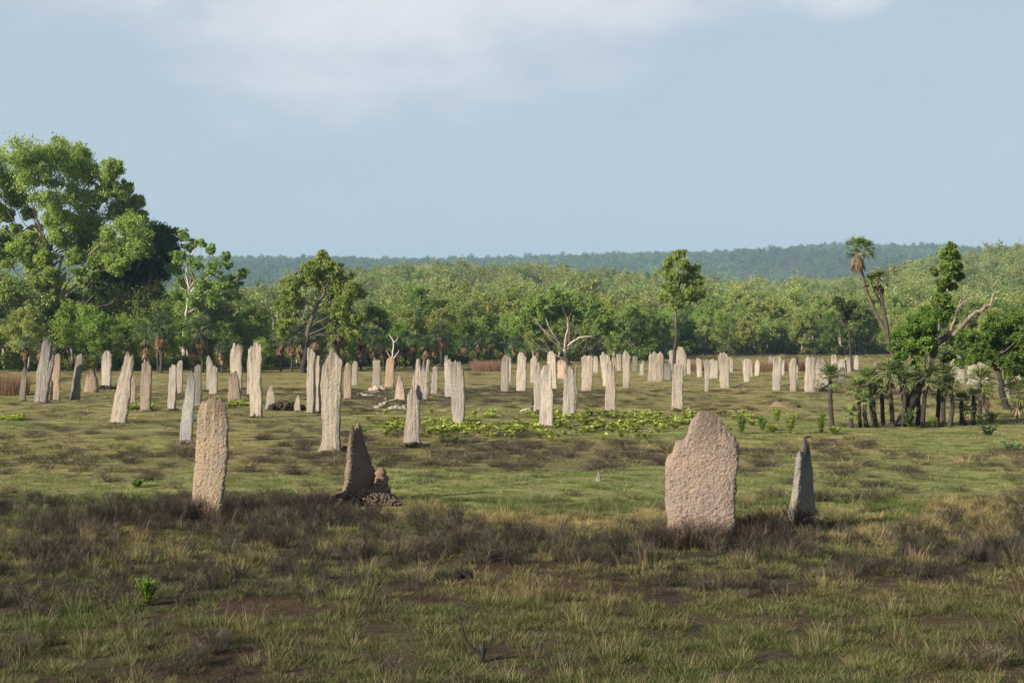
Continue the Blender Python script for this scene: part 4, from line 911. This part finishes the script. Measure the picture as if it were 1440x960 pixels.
plant(1378, 600, 18, 4, 'upright grey-green spire of large leaves before the palms at right', (.14, .19, .07), (.26, .32, .14), .13, seed=9)
plant(1389, 613, 14, 12, 'grey-green rosette of large leaves before the palms at right', (.12, .17, .07), (.25, .3, .15), .16, seed=10)
plant(1422, 633, 12, 22, 'low silvery green plant on the grass near the right edge', (.18, .23, .12), (.32, .37, .22), .09, seed=11)
plant(1395, 596, 18, 14, 'light green shrub between the yellow-green palm and the right edge', (.12, .19, .04), (.24, .3, .08), .1, seed=12)
plant(1312, 600, 14, 9, 'small plant with round leaves between the thin palms', LG[0], LG[1], .09, seed=13)
plant(206, 850, 38, 17, 'small bright green plant with rounded leaves in the dark scrub, lower left', (.09, .19, .025), (.22, .33, .05), .075, seed=14, grp='leafy plants in the near scrub')
plant(193, 686, 12, 10, 'small green plant in the grass left of the golden slab', (.12, .22, .04), (.22, .32, .06), .08, seed=15, grp='leafy plants in the near scrub')

# reddish dry grass clumps, burnt shrub, debris
def redgrass(px, row, hp, wp, label, seed):
    Y = gY(row); r_ = np.random.default_rng(seed); B = Buf(); h = hp / F * Y; w = wp / F * Y
    blades(B, r_, 1400, h, w, .012, .35, (.30, .17, .11), (.42, .27, .17)); B.V[-1][:, 1] *= .4
    o = obj('dry_grass_clump', B.mesh('dry_grass_clump', M_LEAF), loc=((px - CX) / F * Y, Y, 0)); tag(o, label, 'dry grass', 'reddish dry grass clumps')
redgrass(6, 556, 36, 34, 'clump of reddish brown dry grass at the left picture edge', 1)
redgrass(1110, 522, 20, 22, 'reddish dry grass behind the upright cream block mound', 2)
redgrass(1075, 523, 18, 18, 'reddish dry grass behind the isolated far pair', 3)
redgrass(975, 522, 16, 16, 'reddish dry grass left of the stem-like mound', 4)
redgrass(690, 522, 18, 26, 'brown dry grass at the wood edge behind the open gap', 5)

def dark_mat(name, c, ro=.9):
    m, nt, n, l = mat_new(name); ns = noise_tex(n, l, 30, 5); r = ramp(n, [(.3, tuple(v * .5 for v in c)), (.7, tuple(v * 1.5 for v in c))]); l.new(ns.outputs[0], r.inputs[0])
    b = n.new('ShaderNodeBsdfPrincipled'); b.inputs['Roughness'].default_value = ro; l.new(r.outputs[0], b.inputs['Base Color'])
    bp = n.new('ShaderNodeBump'); bp.inputs['Distance'].default_value = .02; l.new(ns.outputs[0], bp.inputs['Height']); l.new(bp.outputs[0], b.inputs['Normal'])
    o = n.new('ShaderNodeOutputMaterial'); l.new(b.outputs[0], o.inputs['Surface']); return m
M_CHAR = dark_mat('charred_wood', (.022, .018, .016))
Y = gY(930); f, b0 = T(Y, 679); t = thing('burnt_shrub', b0, 'charred black stump with thin upcurved branches in the foreground', 'burnt shrub'); B = Buf()
tube(B, smooth_path([(0, 0, -.05), f(679, 915), f(679, 905)], 4, .003), [.030, .028, .027, .026, .026, .024, .024, .022, .022], 8); obj('stump', B.mesh('stump', M_CHAR, True), t)
for pl, r0 in (([f(676, 912), f(668, 906), f(660, 898), f(653, 886), f(649, 872), f(648, 862), f(644, 852)], .017), ([f(648, 868), f(656, 860), f(665, 852)], .006), ([f(678, 910), f(679, 900), f(681, 893)], .022),
               ([f(680, 908), f(683, 900), f(684, 893)], .018), ([f(674, 909), f(673, 900), f(678, 888), f(681, 878), f(684, 865)], .007), ([f(687, 908), f(691, 893), f(693, 880), f(695, 862)], .007), ([f(699, 911), f(704, 903), f(710, 895), f(710, 880)], .005), ([f(649, 872), f(641, 866), f(638, 858)], .005)):
    B = Buf(); q = smooth_path(pl, 5, r0 * .15); tube(B, q, r0 * (1 - .7 * np.linspace(0, 1, len(q))), 6); obj('branch', B.mesh('branch', M_CHAR, True), t)

# twig on the crest of the smooth grey mound, fallen wood and broken mound pieces
sD = gY(730) / F
Y = gY(730); B = Buf(); tube(B, smooth_path([P(1133, 616, Y), P(1134, 614.5, Y), P(1137, 614.5, Y), P(1141, 613.5, Y)], 4), [.022] * 9 + [.012] * 4, 6)
o = obj('broken_tip', B.mesh('broken_tip', M_CHAR, True)); o.parent = Dm; o.location = (-Dm.location.x, -Dm.location.y, -Dm.location.z)
def wood(pl, label, col, name='fallen_branch', r0=.09, grp='fallen wood on the plain', cat='fallen wood'):
    row = max(q[1] for q in pl); Y = gY(row); f, b0 = T(Y, pl[0][0]); B = Buf()
    q = smooth_path([f(a, b_, 0) for a, b_ in pl], 5, r0 * .3); q[:, 2] = np.maximum(q[:, 2], r0 * .4); tube(B, q, r0 * (1 - .5 * np.linspace(0, 1, len(q))), 7, col=col)
    mid = q[len(q) // 2]; tube(B, smooth_path([mid, mid + [.2, .3, .12], mid + [.55, .5, .22]], 3), r0 * .35, 5, col=col)
    o = obj(name, B.mesh(name, M_BARK, True), loc=b0); tag(o, label, cat, grp)
wood([(504, 552), (512, 553), (524, 555), (540, 557)], 'pale fallen branch on the grass left of the tapering pinkish mound', (.35, .3, .25))
wood([(1104, 548), (1112, 549), (1120, 549)], 'dark fallen branch at the foot of the slanting cream mound', (.12, .1, .085), r0=.06)
wood([(1028, 543), (1034, 545), (1041, 546)], 'dark broken wood at the foot of the wide peaked mound', (.12, .1, .085), r0=.12)
wood([(731, 579), (738, 575), (745, 573)], 'pale grey fallen limb left of the stout grey-white mound', (.4, .36, .31), r0=.07)
wood([(528, 574), (535, 571), (541, 567), (543, 559)], 'upturned grey root left of the tapering pinkish mound', (.36, .31, .27), r0=.14, name='root_debris')
wood([(550, 575), (558, 571), (568, 573), (574, 575)], 'tangled grey roots in front of the tapering pinkish mound', (.3, .26, .22), r0=.13, name='root_debris')
wood([(1150, 551), (1157, 548), (1163, 550)], 'dark log at the foot of the broad ragged mound', (.09, .08, .07), r0=.14)
def lump(px, row, n, rx, size, h, col, label, seed, name='earth_lump'):
    Y = gY(row); X = (px - CX) / F * Y
    o = stones(name, None, 0, 0, n, rx, rx * .6, size, lambda x, y: h * (1 - x * x) * .6, col, M_PEB, seed); o.location = (X, Y, 0); tag(o, label, 'earth lump', 'broken earth lumps beside mounds')
lump(402, 577, 40, .75, .16, .35, (.07, .055, .045), 'dark earth lump right of the small triangular pale mound', 1)
lump(582, 628, 60, .46, .07, .10, (.17, .12, .09), 'dark crumbly earth around the foot of the stout pale mound', 2)
lump(532, 549, 14, .4, .2, .1, (.5, .44, .36), 'pale boulder-like lump in front of the warm tan mound', 3)
lump(488, 634, 30, .18, .06, .10, (.12, .09, .07), 'dark clods standing in for the shadow right of the huge white mound', 4)  # clods added in shadow colour, where the mound's shade falls
lump(150, 548, 60, .5, .16, .15, (.05, .04, .035), 'dark clods standing in for the arch shadows under the square-cut pale mound', 5)  # near-black clods added as the shadow inside the foot arches
lump(1121, 573, 14, .15, .08, .05, (.09, .07, .06), 'small dark clod right of the low crumbled heap', 6)
lump(262, 623, 160, .5, .05, .03, (.2, .17, .14), 'crumbs of grey earth around the silver-grey leaning mound', 7)
lump(655, 812, 22, .16, .05, .06, (.03, .024, .022), 'charred clod among the burnt scrub near the middle foreground', 8)

# ------------------------------------------------------------------ far woods (stuff)
FR = []
for i, (gA, gB, bark) in enumerate([(G1, G2, (.3, .26, .22)), ((.16, .22, .06), (.34, .38, .12), (.45, .4, .34)), ((.24, .28, .09), (.46, .48, .18), (.5, .45, .38)), ((.2, .25, .07), (.4, .43, .13), (.3, .26, .22))]):
    r_ = np.random.default_rng(300 + i); B = Buf(); H = 8; bl = []
    for k in range(10):
        a = k * 2.4; z = H * (.42 + .5 * k / 10); q = 2.4 * r_.uniform(.3, 1) * (1 - .4 * k / 10); bl.append((q * math.cos(a), q * math.sin(a), z))
    tube(B, smooth_path([(0, 0, -.5), (.2, 0, 3), (.4, .2, 6)], 3), [.2, .18, .16, .15, .13, .1, .08], 5, col=np.array(bark))
    for c in bl: tube(B, [(.2, .1, 2.8), np.array(c) * .6 + [0, 0, .7], c], [.09, .06, .03], 4, col=np.array(bark))
    pc, pr_ = [], []
    for c in bl:
        for _ in range(5): pc.append(np.array(c) + r_.normal(0, .5, 3)); pr_.append(r_.uniform(.4, .8))
    leaves(B, r_, pc, pr_, 18, .42, gA, gB, .4); FR.append(src('far_tree_' + 'abcd'[i], B, M_LEAFI))
FF = []
for i in range(3):
    r_ = np.random.default_rng(400 + i); B = Buf(); pc = [np.array([math.cos(k * 2.4) * 2.2 * r_.uniform(.2, 1), math.sin(k * 2.4) * 2.2 * r_.uniform(.2, 1), 4 + 4.2 * k / 14]) for k in range(14)]
    leaves(B, r_, pc, np.full(14, .9), 12, 1.0, G1, G2, .2, asp=.6); tube(B, [(0, 0, -1), (0, 0, 6)], [.3, .2], 4, col=(.35, .3, .25)); FF.append(src('ridge_tree_' + 'abc'[i], B, M_LEAFI))
def wood_pts(y0, y1, n, wf=.47):
    y = np.sqrt(rg.uniform(y0 ** 2, y1 ** 2, n)); x = rg.uniform(-wf, wf, n) * y; return x, y
x, y = wood_pts(150, 700, 5200); k = y > EDGE(pxof(x, y)) + 34; x, y = x[k], y[k]; n = len(x)
tn = np.array([.97, 1.0, .98]) * (0.65 + .6 * fbm(x / 40, y / 60, 0, 81))[:, None]; sc = rg.uniform(.6, 1.25, n)
em = (rg.random(n) < .08) & (y > 330); sc = np.where(em, sc * 1.2, sc)
scatter('woodland', np.stack([x, y, hill(x, y) - .3], 1), np.stack([np.zeros(n), np.zeros(n), rg.uniform(0, 6.28, n)], 1), np.stack([sc, sc, sc * rg.uniform(.85, 1.2, n)], 1), rg.integers(0, 4, n), tn, FR, 'green woodland covering the low rise behind the plain')
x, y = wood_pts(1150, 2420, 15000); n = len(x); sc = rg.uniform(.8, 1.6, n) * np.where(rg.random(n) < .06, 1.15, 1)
tn = np.array([.42, .58, .85]) * (0.45 + 1.0 * fbm(x / 90, y / 160, 0, 82))[:, None]  # haze blue put into the far leaf tint
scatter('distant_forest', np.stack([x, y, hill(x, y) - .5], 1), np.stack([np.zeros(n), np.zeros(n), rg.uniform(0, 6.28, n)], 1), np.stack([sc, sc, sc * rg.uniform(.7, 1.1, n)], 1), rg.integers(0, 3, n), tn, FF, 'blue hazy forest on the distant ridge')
# undergrowth at the foot of the wood
US = []
for i in range(3):
    B = Buf(); r_ = np.random.default_rng(500 + i); leaves(B, r_, [(r_.normal(0, .5), r_.normal(0, .5), r_.uniform(.3, 1.2)) for _ in range(14)], np.full(14, .42), 30, .26, (.13, .18, .045), (.28, .33, .09), .2); US.append(src('bush_' + 'abc'[i], B, M_LEAFI))
px = rg.uniform(-150, 1600, 1500); yy = EDGE(px) + rg.uniform(3, 40, 1500); xx = (px - CX) / F * yy; n = 1500; sc = rg.uniform(.5, 1.25, n) * .95
scatter('undergrowth', np.stack([xx, yy, hill(xx, yy)], 1), np.stack([np.zeros(n), np.zeros(n), rg.uniform(0, 6, n)], 1), np.repeat(sc[:, None], 3, 1), rg.integers(0, 3, n), np.ones((n, 3)), US, 'low green undergrowth between the trunks of the wood')

# ------------------------------------------------------------------ air
hm, nt, n, l = mat_new('haze_air')
pv = n.new('ShaderNodeVolumePrincipled'); pv.inputs['Color'].default_value = (.50, .74, 1, 1); pv.inputs['Density'].default_value = .00020; pv.inputs['Anisotropy'].default_value = 0.0
o = n.new('ShaderNodeOutputMaterial'); l.new(pv.outputs[0], o.inputs['Volume'])
x0, x1, y0, y1, z0, z1 = -22000, 22000, -300, 7000, -12, 190
V = [(x, y, z) for x in (x0, x1) for y in (y0, y1) for z in (z0, z1)]
hz_ = obj('haze', mesh('haze', V, [[[0, 1, 3, 2], [4, 6, 7, 5], [0, 4, 5, 1], [2, 3, 7, 6], [0, 2, 6, 4], [1, 5, 7, 3]]], hm)); tag(hz_, 'thin blue haze over the plain and hills', None, None, 'stuff')

# ------------------------------------------------------------------ light, sky, camera
SUN = np.array([-0.735, -0.51, 0.43]); SUN /= np.linalg.norm(SUN)
el = math.asin(SUN[2]); az = math.atan2(SUN[0], SUN[1])
sl = bpy.data.lights.new('sun', 'SUN'); sl.energy = 5.0; sl.angle = math.radians(.6); sl.color = (1, .90, .76)
so = obj('sun', sl); so.rotation_euler = Vector((-SUN[0], -SUN[1], -SUN[2])).to_track_quat('-Z', 'Y').to_euler(); so.location = (-40, -20, 40)
w = bpy.data.worlds.new('World'); scene.world = w; w.use_nodes = True; nt = w.node_tree; n = nt.nodes; l = nt.links; n.clear()
sky = n.new('ShaderNodeTexSky'); sky.sky_type = 'NISHITA'; sky.sun_disc = False; sky.sun_elevation = el; sky.sun_rotation = az % (2 * math.pi); sky.dust_density = 1.5
sm = n.new('ShaderNodeVectorMath'); sm.operation = 'SCALE'; sm.inputs['Scale'].default_value = 0.07; l.new(sky.outputs[0], sm.inputs[0])
tc = n.new('ShaderNodeTexCoord')
SKYC = (.302, .355, .403); CLC = (.455, .468, .500)
sz = n.new('ShaderNodeSeparateXYZ'); l.new(tc.outputs['Generated'], sz.inputs[0])
hg = n.new('ShaderNodeMapRange'); hg.interpolation_type = 'SMOOTHSTEP'; hg.inputs[1].default_value = .24; hg.inputs[2].default_value = .50; hg.inputs[3].default_value = .88; hg.inputs[4].default_value = .12
l.new(sz.outputs[2], hg.inputs[0]); base = mix(n, l, sm.outputs[0], SKYC, hg.outputs[0])
mp = n.new('ShaderNodeMapping'); mp.inputs['Scale'].default_value = (1, 1, 2.6); l.new(tc.outputs['Generated'], mp.inputs[0])
ns = n.new('ShaderNodeTexNoise'); ns.inputs['Scale'].default_value = 5.0; ns.inputs['Detail'].default_value = 10; ns.inputs['Roughness'].default_value = .6; l.new(mp.outputs[0], ns.inputs['Vector'])
# broad cloud bank high in the middle-left of the view, a smaller puff to the right
def bank(cx, cz, rx, rz):
    sp_ = n.new('ShaderNodeSeparateXYZ'); l.new(tc.outputs['Generated'], sp_.inputs[0])
    def m1(op, a, b):
        q = n.new('ShaderNodeMath'); q.operation = op
        for i_, v_ in enumerate((a, b)):
            if hasattr(v_, 'links'): l.new(v_, q.inputs[i_])
            elif v_ is not None: q.inputs[i_].default_value = v_
        return q.outputs[0]
    dx = m1('DIVIDE', m1('SUBTRACT', sp_.outputs[0], cx), rx); dz = m1('DIVIDE', m1('SUBTRACT', sp_.outputs[2], cz), rz)
    d2 = m1('ADD', m1('MULTIPLY', dx, dx), m1('MULTIPLY', dz, dz))
    return m1('ADD', m1('SUBTRACT', 1.0, d2), m1('MULTIPLY', m1('SUBTRACT', ns.outputs[0], .5), 2.6))
def band(v, lo, hi):
    q = n.new('ShaderNodeMapRange'); q.interpolation_type = 'SMOOTHSTEP'; q.inputs[1].default_value = lo; q.inputs[2].default_value = hi; l.new(v, q.inputs[0]); return q.outputs[0]
c1 = band(bank(-.11, .252, .24, .12), -.1, 1.1); c4 = band(bank(.07, .262, .24, .06), -.1, 1.0); c2 = band(bank(.215, .232, .06, .026), .0, 1.0)
def m_(v, k):
    q = n.new('ShaderNodeMath'); q.operation = 'MULTIPLY'; l.new(v, q.inputs[0]); q.inputs[1].default_value = k; return q.outputs[0]
c3 = band(ns.outputs[0], .45, .8)
bk = n.new('ShaderNodeMapRange'); bk.interpolation_type = 'SMOOTHSTEP'; bk.inputs[1].default_value = .75; bk.inputs[2].default_value = -.2; bk.inputs[3].default_value = 0; bk.inputs[4].default_value = .55  # unseen sky behind the camera darkened to lower ambient light
l.new(sz.outputs[1], bk.inputs[0]); base = mix(n, l, base, (.10, .13, .165), bk.outputs[0])
cc = mix(n, l, base, (.275, .330, .385), m_(c3, .5)); cc = mix(n, l, cc, CLC, c1); cc = mix(n, l, cc, CLC, m_(c4, .6)); cc = mix(n, l, cc, CLC, c2)
bg = n.new('ShaderNodeBackground'); l.new(cc, bg.inputs[0]); bg.inputs[1].default_value = 1.0
wo = n.new('ShaderNodeOutputWorld'); l.new(bg.outputs[0], wo.inputs[0])

cam = bpy.data.cameras.new('camera'); co = obj('camera', cam); co.location = (0, 0, EYE); co.rotation_euler = (math.radians(90), 0, 0)
cam.sensor_width = 36; cam.lens = 50; cam.shift_y = -(480 - HZ) / 1440; cam.clip_end = 60000; cam.clip_start = .5
scene.camera = co
scene.view_settings.view_transform = 'Standard'; scene.view_settings.look = 'None'; scene.view_settings.gamma = 1; scene.view_settings.exposure = 0.8
scene.render.engine = 'CYCLES'
cy = scene.cycles; cy.max_bounces = 5; cy.diffuse_bounces = 3; cy.transmission_bounces = 3; cy.volume_bounces = 0; cy.transparent_max_bounces = 8; cy.caustics_reflective = False; cy.caustics_refractive = False
